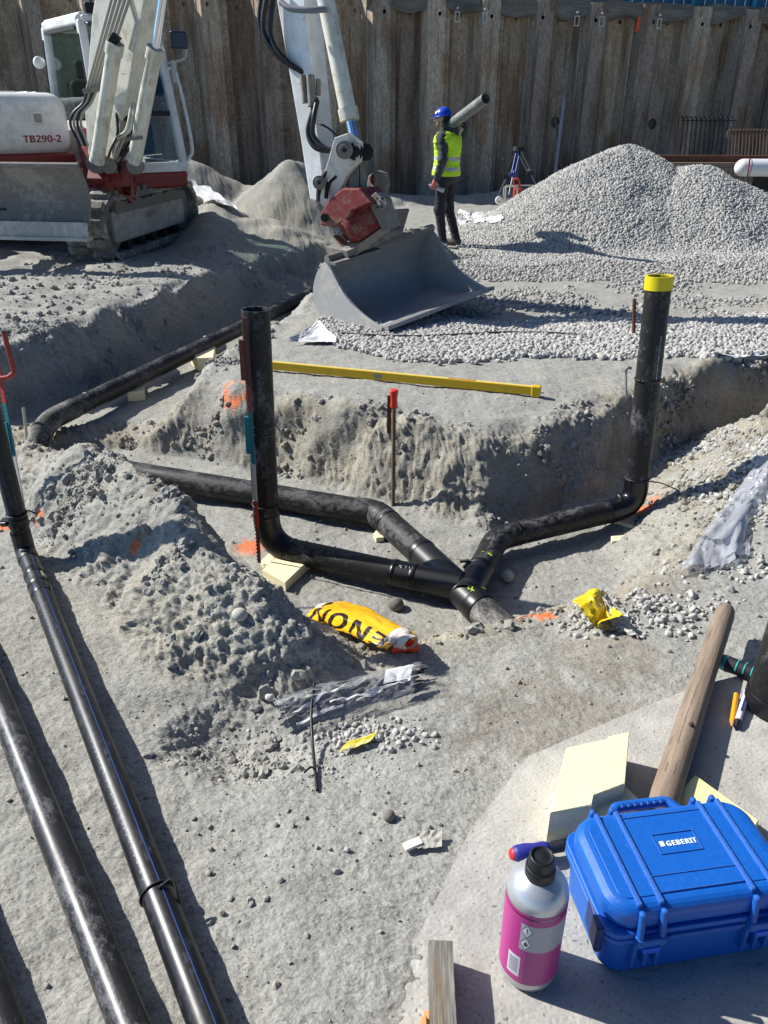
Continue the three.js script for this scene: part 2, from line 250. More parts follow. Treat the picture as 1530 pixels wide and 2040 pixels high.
// ---------------------------------------------------------------- sheet pile wall
function rustTex(seed, base, rust, dark) {
  return dataTex(256, 1024, (u, v) => {
    const st = tnoise(u, v * .12, 40, seed), st2 = tnoise(u, v * .5, 14, seed + 1), sp = tnoise(u, v, 60, seed + 2), big = tnoise(u, v, 3, seed + 3), mid = tnoise(u, v, 9, seed + 4), f = tnoise(u, v, 120, seed + 5);
    const r = sstep(.42, .8, .45 * big + .35 * mid + .3 * st2), k = sstep(.55, .85, .6 * st + .35 * st2 + .2 * (sp - .5)); const q = .86 + .22 * (f - .5) + .2 * (sp - .5);
    return [0, 1, 2].map(i => q * lerp(lerp(base[i], rust[i], r), dark[i], k * .75));
  }, true);
}
const wallMats = [[[.78, .73, .66], [.68, .57, .47], [.52, .47, .43]], [[.73, .70, .64], [.62, .53, .45], [.48, .45, .42]], [[.82, .77, .69], [.71, .59, .48], [.54, .49, .44]], [[.67, .62, .57], [.56, .47, .39], [.43, .39, .36]]].map((c, i) => std(0xfff8ef, 0.85, { map: rustTex(10 + i * 7, ...c), metalness: 0.0 }));
{
  const A = V(-12, 0, -14.9), B = V(13, 0, -17.6), TOP = 3.28, BOT = -.6; const dir = B.clone().sub(A), LEN = dir.length(); dir.normalize();
  const wall = thing('sheet_pile_wall', 'tall rusty corrugated sheet pile wall closing off the pit', 'wall', [A.x, 0, A.z], Math.atan2(-dir.z, dir.x));
  const P = .98, n = Math.floor(LEN / P), r = rng(5); const hh = TOP - BOT, D = .2, T = .014;
  // one pile: pan with two flanks, alternately proud and set back
  const pile = (w, out, hole) => {
    const s = shapeOf([[-w / 2, BOT], [w / 2, BOT], [w / 2, TOP], [-w / 2, TOP]]);
    if (hole) for (const [hx, hy, hr] of hole) { const p = new THREE.Path(); p.absellipse(hx, hy, hr, hr * 1.15, 0, 6.2832, true); s.holes.push(p); }
    const g = [new THREE.ExtrudeGeometry(s, { depth: T, bevelEnabled: false }).translate(0, 0, out ? D : -D)];
    const fl = P / 2 - w; // plan run of half flank on each side
    for (const q of [-1, 1]) { const x0 = q * w / 2, z0 = out ? D : -D, x1 = q * (P / 4), z1 = 0; const L = Math.hypot(x1 - x0, z1 - z0); g.push(mv(new THREE.BoxGeometry(L, hh, T), (x0 + x1) / 2, (TOP + BOT) / 2, (z0 + z1) / 2, 0, -Math.atan2(z1 - z0, x1 - x0), 0)); }
    // interlock bead
    g.push(new THREE.CylinderGeometry(.022, .022, hh, 6).translate(P / 4, (TOP + BOT) / 2, .01));
    const m = BGU.mergeGeometries(g.map(clean)); const po = m.attributes.position, uv = m.attributes.uv; for (let i = 0; i < uv.count; i++) uv.setXY(i, po.getX(i) * .9 + po.getZ(i) * .6 + (out ? 0 : .5), (po.getY(i) + .6) / 3.7); return m;
  };
  const uvShift = (g, du) => { const c = g.clone(), uv = c.attributes.uv; for (let i = 0; i < uv.count; i++) uv.setX(i, uv.getX(i) + du); return c; };
  const outs = [], ins = []; for (let k = 0; k < 3; k++) { outs.push(uvShift(pile(.30, true, [[(k - 1) * .05, TOP - .27, .028]]), k * .31)); ins.push(uvShift(pile(.30, false, [[(k - 1) * .06, TOP - .25, .032]]), k * .37)); }
  const big = uvShift(pile(.30, false, [[0, TOP - .25, .03], [-.02, 1.36, .085]]), .2);
  for (let i = 0; i < n; i++) {
    const o = obj('sheet_pile', outs[(r() * 3) | 0], wallMats[(r() * 4) | 0], wall); o.position.set(i * P + P / 4, (r() - .5) * .03 + lerp(.32, -.22, i / n), 0);
    const b = obj('sheet_pile', i === 13 || i === 15 ? big : i === 17 ? big : ins[(r() * 3) | 0], wallMats[(r() * 4) | 0], wall); b.position.set(i * P + P * .75, (r() - .5) * .03 + lerp(.32, -.22, i / n), 0);
  }
  // retained earth and capping behind the wall
  const local = (x, y, z) => wall.localToWorld(V(x, y, z)); wall.updateMatrixWorld();
  const earth = obj('bank', box(LEN + 40, 3.55, 8, LEN / 2, 1.72, -4.26), std(0x6b6358, .95, { bumpMap: soilBump, bumpScale: .02 })); earth.position.copy(wall.position); earth.rotation.set(0, wall.rotation.y, -.0245); tag(earth, 'retained earth behind the sheet pile wall', 'bank', null, 'structure');
  // capping beam on the right part, with lifting brackets and spray marks
  const cap = obj('capping_beam', (() => { const g = new THREE.BoxGeometry(12.5, .24, .62, 180, 4, 8); const p = g.attributes.position; for (let i = 0; i < p.count; i++) { const x = p.getX(i), y = p.getY(i), z = p.getZ(i); const e = .05 * fbm(x * 1.7, y * 5 + z * 3 + 9, 4); p.setY(i, y + e * 1.3 + (y < 0 ? .09 * noise(x * 2.1, 3.3) : 0)); p.setZ(i, z + e); } g.computeVertexNormals(); return g; })(), std(0x8b877e, .95, { map: concMap, bumpMap: concBump, bumpScale: .02 }));
  const cp = local(18.0, 3.13, -.14); cap.position.copy(cp); cap.rotation.copy(wall.rotation); cap.rotation.z = -.018; tag(cap, 'rough grey concrete capping beam along the top of the wall', 'beam');
  const steel = std(0xb9bbb9, .5, { metalness: .6 });
  [[660, -4], [918, 6], [975, 2], [1168, 2], [1216, 16], [1334, 28]].forEach(([px, py], i) => {
    const p = atz(px, py, -15.3 - i * .12); const t = thing('lifting_bracket', ['small steel bracket on the wall top left of the worker', 'small steel bracket on the wall top above the carried pipe', 'second small steel bracket above the carried pipe', 'pale steel bracket hanging from the wall top behind the tripod', 'rectangular steel loop bracket left of the orange spray mark', 'dark steel bracket right of the orange spray mark'][i], 'bracket', [p.x, 0, 0], wall.rotation.y, 'brackets along the wall top');
    t.position.set(p.x, 3.02 - p.x * .018, -14.9 - (p.x + 12) * .108 + .30); obj('loop', [box(.014, .16, .02, -.038), box(.014, .16, .02, .038), box(.062, .014, .02, 0, .073), box(.062, .014, .02, 0, -.073)], steel, t); obj('hook', box(.03, .03, .2, 0, .13, -.07), steel, t);
  });
  { const p = atz(1288, 22, -16); const m = obj('spray_mark', extrude([[-.025, -.12], [.03, -.1], [.045, .1], [-.005, .12]], .003), std(0xe8552a, .8)); m.position.set(p.x, 2.92, -14.9 - (p.x + 12) * .108 + .24); m.rotation.y = wall.rotation.y; tag(m, 'orange spray stripe near the top of the sheet pile wall', 'paint mark'); }
  // site hoarding above: blue sheeting with posts
  const hb = thing('site_hoarding', 'blue sheet metal hoarding standing above the wall at upper right', 'fence', [cp.x, 3.12, cp.z - .45], wall.rotation.y);
  const blue = std(0x1c5f78, .5, { metalness: .1 });
  for (let i = 0; i < 9; i++) { const sh = []; for (let k = 0; k < 6; k++) sh.push(box(.1, 1.9, .02, -2.4 + i * 1.22 + k * .2, 1.0, .03), box(.1, 1.9, .02, -2.3 + i * 1.22 + k * .2, 1.0, 0)); obj('panel', sh, blue, hb); }
  for (let i = 0; i < 10; i++) obj('post', box(.06, 2.2, .06, -2.52 + i * 1.22, .95, .08), std(0x2b8fae, .5), hb);
}
// ---------------------------------------------------------------- drain pipes
console.log('pipes');
const dustMap = dataTex(512, 512, (u, v) => { const a = tnoise(u, v, 6, 1), b = tnoise(u, v, 34, 2), c = tnoise(u, v, 160, 3), s = tnoise(u, v * 6, 70, 4); const k = sstep(.5, .85, .5 * a + .32 * b + .26 * c); let d = .14 + .22 * k + .05 * (c - .5) + .03 * (b - .5); if (s > .92) d += .1; return [d, d * .99, d * 1.0]; }, true);
const dustRough = dataTex(512, 512, (u, v) => { const a = tnoise(u, v, 6, 1), b = tnoise(u, v, 34, 2), c = tnoise(u, v, 160, 3); const k = sstep(.5, .85, .5 * a + .32 * b + .26 * c); const d = .46 + .36 * k; return [d, d, d]; }, false);
const pe = phys(0xffffff, 1, { map: dustMap, roughnessMap: dustRough, specularIntensity: .55 });
const peShiny = phys(0x101114, .27, {}), peDusty = phys(0xa8a6a1, .9, { map: (() => { const t = dustMap.clone(); t.repeat.set(1, 1); return dataTex(256, 256, (u, v) => { const k = .55 + .5 * (tnoise(u, v, 9, 3) - .5) + .35 * (tnoise(u, v, 60, 5) - .5); return [k, k, k]; }, true); })() });
const peFit = phys(0x15161a, .42), peSeam = phys(0x0c0c0e, .35);
const R1 = .056, R2 = .063;
function pipeRun(name, pts, r, bend, m, parent) {   // smooth run through points with rounded bends
  const path = new THREE.CurvePath(); let prev = pts[0];
  for (let i = 1; i < pts.length; i++) { const cur = pts[i]; if (i < pts.length - 1) { const a = cur.clone().lerp(prev, bend / cur.distanceTo(prev)), b = cur.clone().lerp(pts[i + 1], bend / cur.distanceTo(pts[i + 1])); path.add(new THREE.LineCurve3(prev, a)); path.add(new THREE.QuadraticBezierCurve3(a, cur, b)); prev = b; } else path.add(new THREE.LineCurve3(prev, cur)); }
  const L = path.getLength(); const g = new THREE.TubeGeometry(path, Math.max(8, Math.round(L / .03)), r, 36); const uv = g.attributes.uv; for (let i = 0; i < uv.count; i++) uv.setXY(i, uv.getX(i) * L * 1.6, uv.getY(i) * r * 6.28 * 1.6 * 1.5); return obj(name, g, m, parent);
}
function ring(p, dir, r, w, m, parent, name = 'weld_ring') { const d = dir.clone().normalize(); return obj(name, (() => { const g = lathe([[r * .98, -w / 2 - .004], [r * 1.035, -w / 2], [r * 1.05, 0], [r * 1.035, w / 2], [r * .98, w / 2 + .004]], 36); g.applyQuaternion(new THREE.Quaternion().setFromUnitVectors(V(0, 1, 0), d)); return g.translate(p.x, p.y, p.z); })(), m, parent); }
const mid = (a, b, t) => a.clone().lerp(b, t);
function strapTie(p, dir, r, m, parent, tail, name = 'cable_tie') { const d = dir.clone().normalize(); const g = [new THREE.TorusGeometry(r * 1.03, .004, 6, 32).applyQuaternion(new THREE.Quaternion().setFromUnitVectors(V(0, 0, 1), d)).translate(p.x, p.y, p.z)]; if (tail) g.push(tube([p.clone().addScaledVector(tail, r * 1.0 / tail.length()), p.clone().add(tail.clone().multiplyScalar(.6)).add(V(0, .012, 0)), p.clone().add(tail)], .003, 10, 5)); return obj(name, g, m, parent); }
const tieMat = std(0x111114, .5);

const net = thing('branched_drain_pipe', 'welded black drain pipe run with branches and two risers in the trench', 'pipe');
{
  const AX = -.225;
  const m0 = at(190, 930, AX), m1 = at(752, 1022, AX), m2 = at(903, 1160, AX - .01), m3 = at(1010, 1265, AX - .02);
  pipeRun('main_pipe', [m0, m1.clone().add(V(-.03, 0, .0))], R2, .05, pe, net);
  pipeRun('elbow', [mid(m1, m0, .055), m1, mid(m1, m2, .12)], R2 * 1.03, .07, pe, net);
  pipeRun('main_pipe', [mid(m1, m2, .1), mid(m1, m2, .62)], R2, .05, pe, net);
  pipeRun('branch_fitting', [mid(m1, m2, .6), mid(m2, m3, .52)], R2 * 1.035, .05, peFit, net);
  pipeRun('main_pipe', [mid(m2, m3, .5), m3], R2 * 1.0, .05, peDusty, net);
  const dm = m2.clone().sub(m1);
  ring(mid(m1, m2, .04), m1.clone().sub(m0), R2, .012, peSeam, net); ring(mid(m1, m2, .17), dm, R2, .012, peSeam, net); ring(mid(m1, m2, .62), dm, R2 * 1.04, .035, peSeam, net, 'coupling_collar'); ring(mid(m2, m3, .1), dm, R2 * 1.035, .01, peSeam, net); ring(mid(m2, m3, .5), dm, R2 * 1.05, .05, peSeam, net, 'coupling_collar');
  // riser on the left and its lower pipe
  const b0 = at(536, 1088, AX + .005), top = atz(509, 616, b0.z - .02), join = at(905, 1168, AX);
  const elbowTop = b0.clone().add(V(-.002, .16, 0));
  obj('riser', pipeShell(elbowTop, top, R1, .006), phys(0xffffff, 1, { map: dustMap, roughnessMap: dustRough, specularIntensity: .5 }), net);
  pipeRun('elbow', [elbowTop, b0.clone().add(V(0, .02, 0)), mid(b0, join, .11)], R1 * 1.04, .11, peFit, net);
  ring(elbowTop, top.clone().sub(elbowTop), R1 * 1.01, .012, peSeam, net); ring(mid(elbowTop, top, .43), top.clone().sub(elbowTop), R1, .01, peSeam, net); ring(mid(elbowTop, top, .47), top.clone().sub(elbowTop), R1, .006, peSeam, net);
  strapTie(mid(elbowTop, top, .06), top.clone().sub(elbowTop), R1, tieMat, net, V(.1, -.035, .04));
  pipeRun('branch_pipe', [mid(b0, join, .1), mid(b0, join, .70)], R1, .05, pe, net);
  pipeRun('branch_sleeve', [mid(b0, join, .68), mid(b0, join, 1.03)], R1 * 1.06, .05, peFit, net);
  const db = join.clone().sub(b0); ring(mid(b0, join, .14), db, R1, .01, peSeam, net); ring(mid(b0, join, .70), db, R1 * 1.06, .014, peSeam, net); ring(mid(b0, join, .80), db, R1 * 1.06, .02, peSeam, net, 'coupling_collar');
  // riser on the right
  const r0 = at(928, 1190, AX), r1 = at(990, 1072, AX), r2 = at(1262, 1008, AX + .01), rt = atz(1314, 552, r2.z - .06);
  pipeRun('branch_pipe', [r0, mid(r0, r1, .45)], R1 * 1.05, .05, peFit, net);
  pipeRun('branch_pipe', [mid(r0, r1, .42), mid(r0, r1, .8)], R1, .05, pe, net);
  pipeRun('elbow', [mid(r0, r1, .76), r1, mid(r1, r2, .14)], R1 * 1.03, .07, pe, net);
  pipeRun('branch_pipe', [mid(r1, r2, .12), mid(r1, r2, .84)], R1, .05, pe, net);
  const ru = r2.clone().add(rt.clone().sub(r2).normalize().multiplyScalar(.14));
  pipeRun('elbow', [mid(r1, r2, .80), r2.clone().add(V(.01, .01, 0)), ru], R1 * 1.04, .11, peShiny, net);
  obj('riser', pipeShell(ru, rt, R1, .006), pe, net);
  const dr = r1.clone().sub(r0), dq = r2.clone().sub(r1), du = rt.clone().sub(r2);
  ring(mid(r0, r1, .42), dr, R1 * 1.05, .022, peSeam, net, 'coupling_collar'); ring(mid(r1, r2, .14), dq, R1, .01, peSeam, net); ring(mid(r1, r2, .81), dq, R1, .01, peSeam, net); ring(ru, du, R1, .012, peSeam, net); ring(mid(ru, rt, .52), du, R1, .01, peSeam, net); ring(mid(r2.clone().add(V(-.035, .03, 0)), r1, .03), V(1, .8, 0), R1 * 1.02, .008, peSeam, net);
  obj('bolt', [rod(mid(r0, r1, .42).add(V(-.07, .02, .01)), mid(r0, r1, .42).add(V(-.045, .05, .01)), .009), rod(mid(r0, r1, .42).add(V(-.085, .045, 0)), mid(r0, r1, .42).add(V(-.05, .055, .01)), .007)], peSeam, net);
  strapTie(ru.clone().add(V(0, .01, 0)), du, R1, tieMat, net, V(.2, -.05, .05));
  strapTie(mid(ru, rt, .525), du, R1, tieMat, net, V(-.07, -.01, .055));
  const un = du.clone().normalize(), tapeA = rt.clone().addScaledVector(un, -.052), tapeB = rt.clone().addScaledVector(un, .006);
  tag(obj('tape_band', pipeShell(tapeA, tapeB, R1 + .0045, .0105), std(0xd9c400, .45), net), 'yellow tape round the open end');
  // dashed print along the right riser, white marker strokes on the fittings
  const pm = std(0xd7d9d8, .6), ym = std(0xc6d94a, .6); const dash = [];
  const side = V(.35, 0, .94).normalize(); for (let i = 0; i < 34; i++) { if (i % 7 === 5) continue; const p = rt.clone().lerp(ru, .26 + i * .0065); dash.push(box(.0025, .004, .0015, 0, 0, 0, 0, .35, 0).translate(p.x + side.x * (R1 + .0005), p.y, p.z + side.z * (R1 + .0005))); }
  obj('printed_line', dash, pm, net).userData.kind = 'stuff';
  const mark = (p, dir, pts, m, w = .0022) => obj('marker_stroke', pts.map(([a, b]) => tube([V(...a), V(...b)].map(q => p.clone().add(q)), w, 2, 4)), m, net).userData.kind = 'stuff';
  const k1 = mid(m2, m3, .33).add(V(.012, R2 * 1.06, .012));
  mark(k1, null, [[[-.02, -.002, 0], [-.005, 0, .008]], [[-.005, 0, .008], [-.012, 0, .022]], [[-.02, -.002, 0], [-.025, -.003, .016]], [[-.012, 0, .022], [-.025, -.003, .016]], [[-.012, .0, .024], [-.002, .001, .036]], [[-.006, .001, .022], [-.016, -.001, .038]], [[.03, -.001, .004], [.045, -.006, .012]]], ym);
  const k2 = mid(r0, r1, .55).add(V(0, R1 * 1.03, .01)); mark(k2, null, [[[.012, 0, .004], [.026, -.004, .02]], [[.026, -.004, .02], [.03, -.008, .008]], [[.012, 0, .0], [.03, -.006, -.002]], [[-.014, 0, -.006], [-.002, 0, -.006]]], ym);
  const k3 = mid(b0, join, .745).add(V(0, R1 * 1.08, .02)); mark(k3, null, [[[-.02, 0, 0], [-.012, -.003, .014]], [[-.02, 0, 0], [-.008, 0, .003]], [[0, 0, .004], [.012, 0, .004]], [[.012, 0, .004], [.004, -.003, .016]], [[.022, 0, .006], [.022, -.003, .018]], [[.032, 0, .006], [.036, -.003, .018]]], pm, .0012);
  const dashes2 = []; for (let i = 0; i < 16; i++) if (i % 5 !== 3) { const p = mid(b0, join, .17 + i * .034); dashes2.push(beam(p.clone().add(V(0, R1 + .0006, .012)), mid(b0, join, .17 + i * .034 + .02).add(V(0, R1 + .0006, .012)), .003, .0015)); }
  obj('printed_line', dashes2, std(0x595b60, .6), net).userData.kind = 'stuff';
}
// long pipe in the left trench
{
  const t = thing('trench_drain_pipe', 'long black pipe with a dusty elbow lying in the shaded left trench', 'pipe');
  const a = at(78, 872, -.14), b = at(215, 765, -.12), c = at(640, 573, -.1), d0 = at(30, 948, -.2), far = c.clone().add(c.clone().sub(b).setY(0).normalize().multiplyScalar(1.2));
  const e1 = at(88, 842, -.13);
  b.copy(mid(e1, far, .12)); pipeRun('pipe', [mid(e1, far, .04), far], .06, .1, pe, t); pipeRun('elbow', [e1.clone().add(V(-.02, -.16, .2)), e1, mid(e1, b, .42)], .063, .12, peDusty, t); ring(mid(e1, b, .42), b.clone().sub(e1), .06, .012, peSeam, t); ring(mid(e1, b, .62), b.clone().sub(e1), .06, .01, peSeam, t);
  for (const k of [.35, .7]) ring(mid(b, c, k), c.clone().sub(b), .06, .008, peSeam, t);
}
// pipes on the ground at lower left
const blackPipe = (name, label, pA, pB, r, m, extra) => { const t = thing(name, label, 'pipe', [0, 0, 0], 0); const a = at(...pA), b = at(...pB), d = b.clone().sub(a).normalize(); const a2 = a.clone(), b2 = b.clone().addScaledVector(d, 1.1); if (extra) extra(t, a2, b2, d); pipeRun('pipe', [a2, b2], r, .05, m, t); return [t, a2, b2, d]; };
const scuffRough = dataTex(512, 512, (u, v) => { const a = tnoise(u * .4, v, 8, 1), b = tnoise(u, v, 60, 2), c = tnoise(u * .2, v, 120, 3); const d = .36 + .14 * sstep(.4, .9, a) + .05 * (b - .5) + .05 * (c - .5); return [d, d, d]; }, false);
const scuffMap = dataTex(512, 512, (u, v) => { const a = tnoise(u, v, 7, 4), b = tnoise(u, v, 50, 5), c = tnoise(u * .15, v, 140, 6); let k = .10 + .14 * sstep(.45, .9, .5 * a + .5 * b) + (c > .9 ? .09 : 0); return [k, k, k * 1.08]; }, true);
const peBright = phys(0xffffff, 1, { map: scuffMap, roughnessMap: scuffRough, specularIntensity: .8 });
{
  const [t, a, b, d] = blackPipe('blue_lined_pipe', 'black pipe with thin blue lines running from the left riser to the bottom edge', [56, 1112, .036], [413, 2040, .036], .034, peBright);
  const ca = a.clone().addScaledVector(d, -.02);
  const L = a.distanceTo(b); const blueM = std(0x1a3f78, .35);
  // co-extruded blue line on top and its fitting cuffs
  const sideV = V().crossVectors(d, V(0, 1, 0)).normalize(), off = V(0, 1, 0).multiplyScalar(.0328).addScaledVector(sideV, -.0095);
  obj('blue_line', beam(a.clone().add(off), b.clone().add(off), .002, .0012), blueM, t);
  for (const [s, w, m] of [[.0, .05, peFit], [.14, .03, peShiny], [.22, .02, peSeam], [.27, .05, peShiny]]) ring(a.clone().addScaledVector(d, s), d, .0355, w, m, t, 'coupling_collar');
  obj('weld_sticker', (() => { const g = new THREE.CylinderGeometry(.0347, .0347, .035, 24, 1, true, 1.9, 1.2); g.applyQuaternion(new THREE.Quaternion().setFromUnitVectors(V(0, 1, 0), d)); const p = a.clone().addScaledVector(d, .185); return g.translate(p.x, p.y, p.z); })(), std(0xc9c2a5, .7, { side: THREE.DoubleSide }), t);
  // printed dashes
  const o2 = V(0, 1, 0).multiplyScalar(.029).addScaledVector(sideV, .0185), dd = []; const r = rng(3);
  for (const [s0, s1] of [[.35, .75], [1.12, 1.62], [2.02, 2.09], [2.34, 3.0]]) for (let s = s0; s < s1; s += .011 + r() * .016) { const q = a.clone().addScaledVector(d, s).add(o2); dd.push(beam(q, q.clone().addScaledVector(d, .004 + r() * .004), .003, .0012)); }
  obj('printed_line', dd, std(0x8d9094, .6), t).userData.kind = 'stuff';
  { const q = a.clone().addScaledVector(d, 1.62); obj('cable_tie', [new THREE.TorusGeometry(.0358, .003, 6, 32).applyQuaternion(new THREE.Quaternion().setFromUnitVectors(V(0, 0, 1), d)).translate(q.x, q.y, q.z), tube([q.clone().add(V(.01, .036, .012)), q.clone().add(V(.034, .038, -.006)), q.clone().add(V(.05, .02, .02)), q.clone().add(V(.06, -.01, .04))], .0032, 12, 6)], std(0x1a1a17, .6), t); }
  // riser with strap and elbow
  const up0 = a.clone().add(V(-.03, .035, -.05)), up1 = up0.clone().add(V(-.02, 1.15, -.03));
  pipeRun('elbow', [a.clone().addScaledVector(d, .03), a.clone().addScaledVector(d, -.06), up0.clone().add(V(-.002, .05, 0))], .036, .05, peFit, t);
  obj('riser', pipeShell(up0.clone().add(V(0, .03, 0)), up1, .033, .005), peBright, t);
  obj('blue_line', beam(up0.clone().add(V(-.009, .03, .0322)), up1.clone().add(V(-.009, 0, .0322)), .003, .0012), blueM, t);
  ring(up0.clone().add(V(0, .09, 0)), V(0, 1, 0), .0355, .03, peSeam, t, 'hose_clamp'); obj('clamp_screw', [box(.03, .022, .03, up0.x - .04, up0.y + .095, up0.z + .01), rod(V(up0.x - .09, up0.y + .09, up0.z + .02), V(up0.x - .03, up0.y + .1, up0.z + .03), .006)], peFit, t);
  strapTie(up0.clone().add(V(0, .125, 0)), V(0, 1, 0), .034, tieMat, t, V(.085, .01, .02));
}
blackPipe('ground_pipe', 'scuffed black pipe without lines lying left of the blue lined pipe', [-95, 1160, .036], [257, 2040, .036], .0345, (() => phys(0xffffff, 1, { map: dustMap, roughnessMap: scuffRough, specularIntensity: .8 }))());
{ const a = at(-190, 1480, .036), b = at(6, 2040, .036), d = b.clone().sub(a).normalize(); const t = thing('ground_pipe', 'black pipe cut off by the lower left corner of the photograph', 'pipe'); pipeRun('pipe', [a.clone().addScaledVector(d, -.9), b.clone().addScaledVector(d, 1.0)], .0345, .05, pe, t); ring(mid(a, b, .82), d, .0345, .006, peSeam, t); }
// upright pipe standing on the slab at the right edge
{ const p = at(1541, 1408, 0); const t = thing('standing_pipe', 'wide black pipe end standing upright on the slab at the right edge', 'pipe', [p.x, .001, p.z]); obj('pipe', pipeShell(V(0, 0, 0), V(.03, .62, -.02), .078, .008), phys(0xffffff, 1, { map: dustMap, roughnessMap: dustRough, specularIntensity: .5 }), t); obj('rim', lathe([[.078, .004], [.0812, .006], [.0812, .05], [.078, .055]], 40), peFit, t); }
// ---------------------------------------------------------------- excavator
console.log('excavator');
const grime = (base, dirt, s, amt) => dataTex(512, 512, (u, v) => { const a = tnoise(u, v, 5, s), b = tnoise(u, v, 26, s + 1), c = tnoise(u, v, 110, s + 2), d = tnoise(u * 2, v * .3, 60, s + 3), sc = tnoise(u, v, 60, s + 5); const k = clamp(amt * sstep(.45, .8, .45 * a + .35 * b + .25 * c) + (d > .8 ? .12 : 0) + (sc > .92 && a > .5 ? .35 : 0)); return [0, 1, 2].map(i => lerp(base[i], dirt[i], k) * (.97 + .06 * c)); }, true);
const whitePaint = phys(0xffffff, .45, { map: grime([.90, .90, .885], [.62, .59, .53], 11, .28), clearcoat: .2, clearcoatRoughness: .4 }), whiteArm = phys(0xffffff, .55, { map: grime([.86, .845, .78], [.48, .45, .38], 31, .4) });
const redPaint = phys(0xffffff, .5, { map: grime([.50, .12, .11], [.42, .35, .30], 21, .45) }), redBright = phys(0xffffff, .65, { map: grime([.47, .13, .12], [.50, .40, .34], 41, .95) });
const dustySteel = std(0xffffff, .85, { map: grime([.48, .46, .43], [.60, .575, .53], 51, .9), metalness: .15 }), bucketSteel = std(0xffffff, .6, { map: grime([.63, .625, .615], [.72, .69, .64], 61, .9), metalness: .15 });
const trackRubber = std(0xffffff, .9, { map: grime([.42, .41, .39], [.64, .625, .585], 71, 1) }), darkSteel = std(0x1c1c1d, .6, { metalness: .3 }), hoseMat = std(0x17181a, .45), hoseGrey = std(0x9a968c, .6), chrome = std(0xd8dde6, .12, { metalness: 1 });
const glassGreen = phys(0xeef4f1, .03, { transmission: 1, thickness: 0, ior: 1.5 }), glassClear = phys(0xeef2f2, .03, { transmission: 1, thickness: 0, ior: 1.5 }), glassDark = phys(0xe2eaee, .03, { transmission: 1, thickness: 0, ior: 1.5 });
const EXC = V(-3.62, 0, -9.5), YAW = 39 * Math.PI / 180;
const exc = thing('excavator', 'white and red tracked excavator with its tilted bucket resting on the gravel', 'excavator', [EXC.x, 0, EXC.z], YAW); exc.updateMatrixWorld();
const L = (v) => exc.worldToLocal(v.clone());
const uvm = (g, s = 1) => { const p = g.attributes.position, n = g.attributes.normal; const uv = new Float32Array(p.count * 2); for (let i = 0; i < p.count; i++) { const ax = Math.abs(n.getX(i)), ay = Math.abs(n.getY(i)), az = Math.abs(n.getZ(i)); const x = p.getX(i), y = p.getY(i), z = p.getZ(i); if (ax >= ay && ax >= az) { uv[i * 2] = z * s; uv[i * 2 + 1] = y * s; } else if (ay >= az) { uv[i * 2] = x * s; uv[i * 2 + 1] = z * s; } else { uv[i * 2] = x * s; uv[i * 2 + 1] = y * s; } } g.setAttribute('uv', new THREE.BufferAttribute(uv, 2)); return g; };
const uo = (name, geos, m, parent, s = .8) => { const o = obj(name, geos, m, parent); uvm(o.geometry, s); return o; };
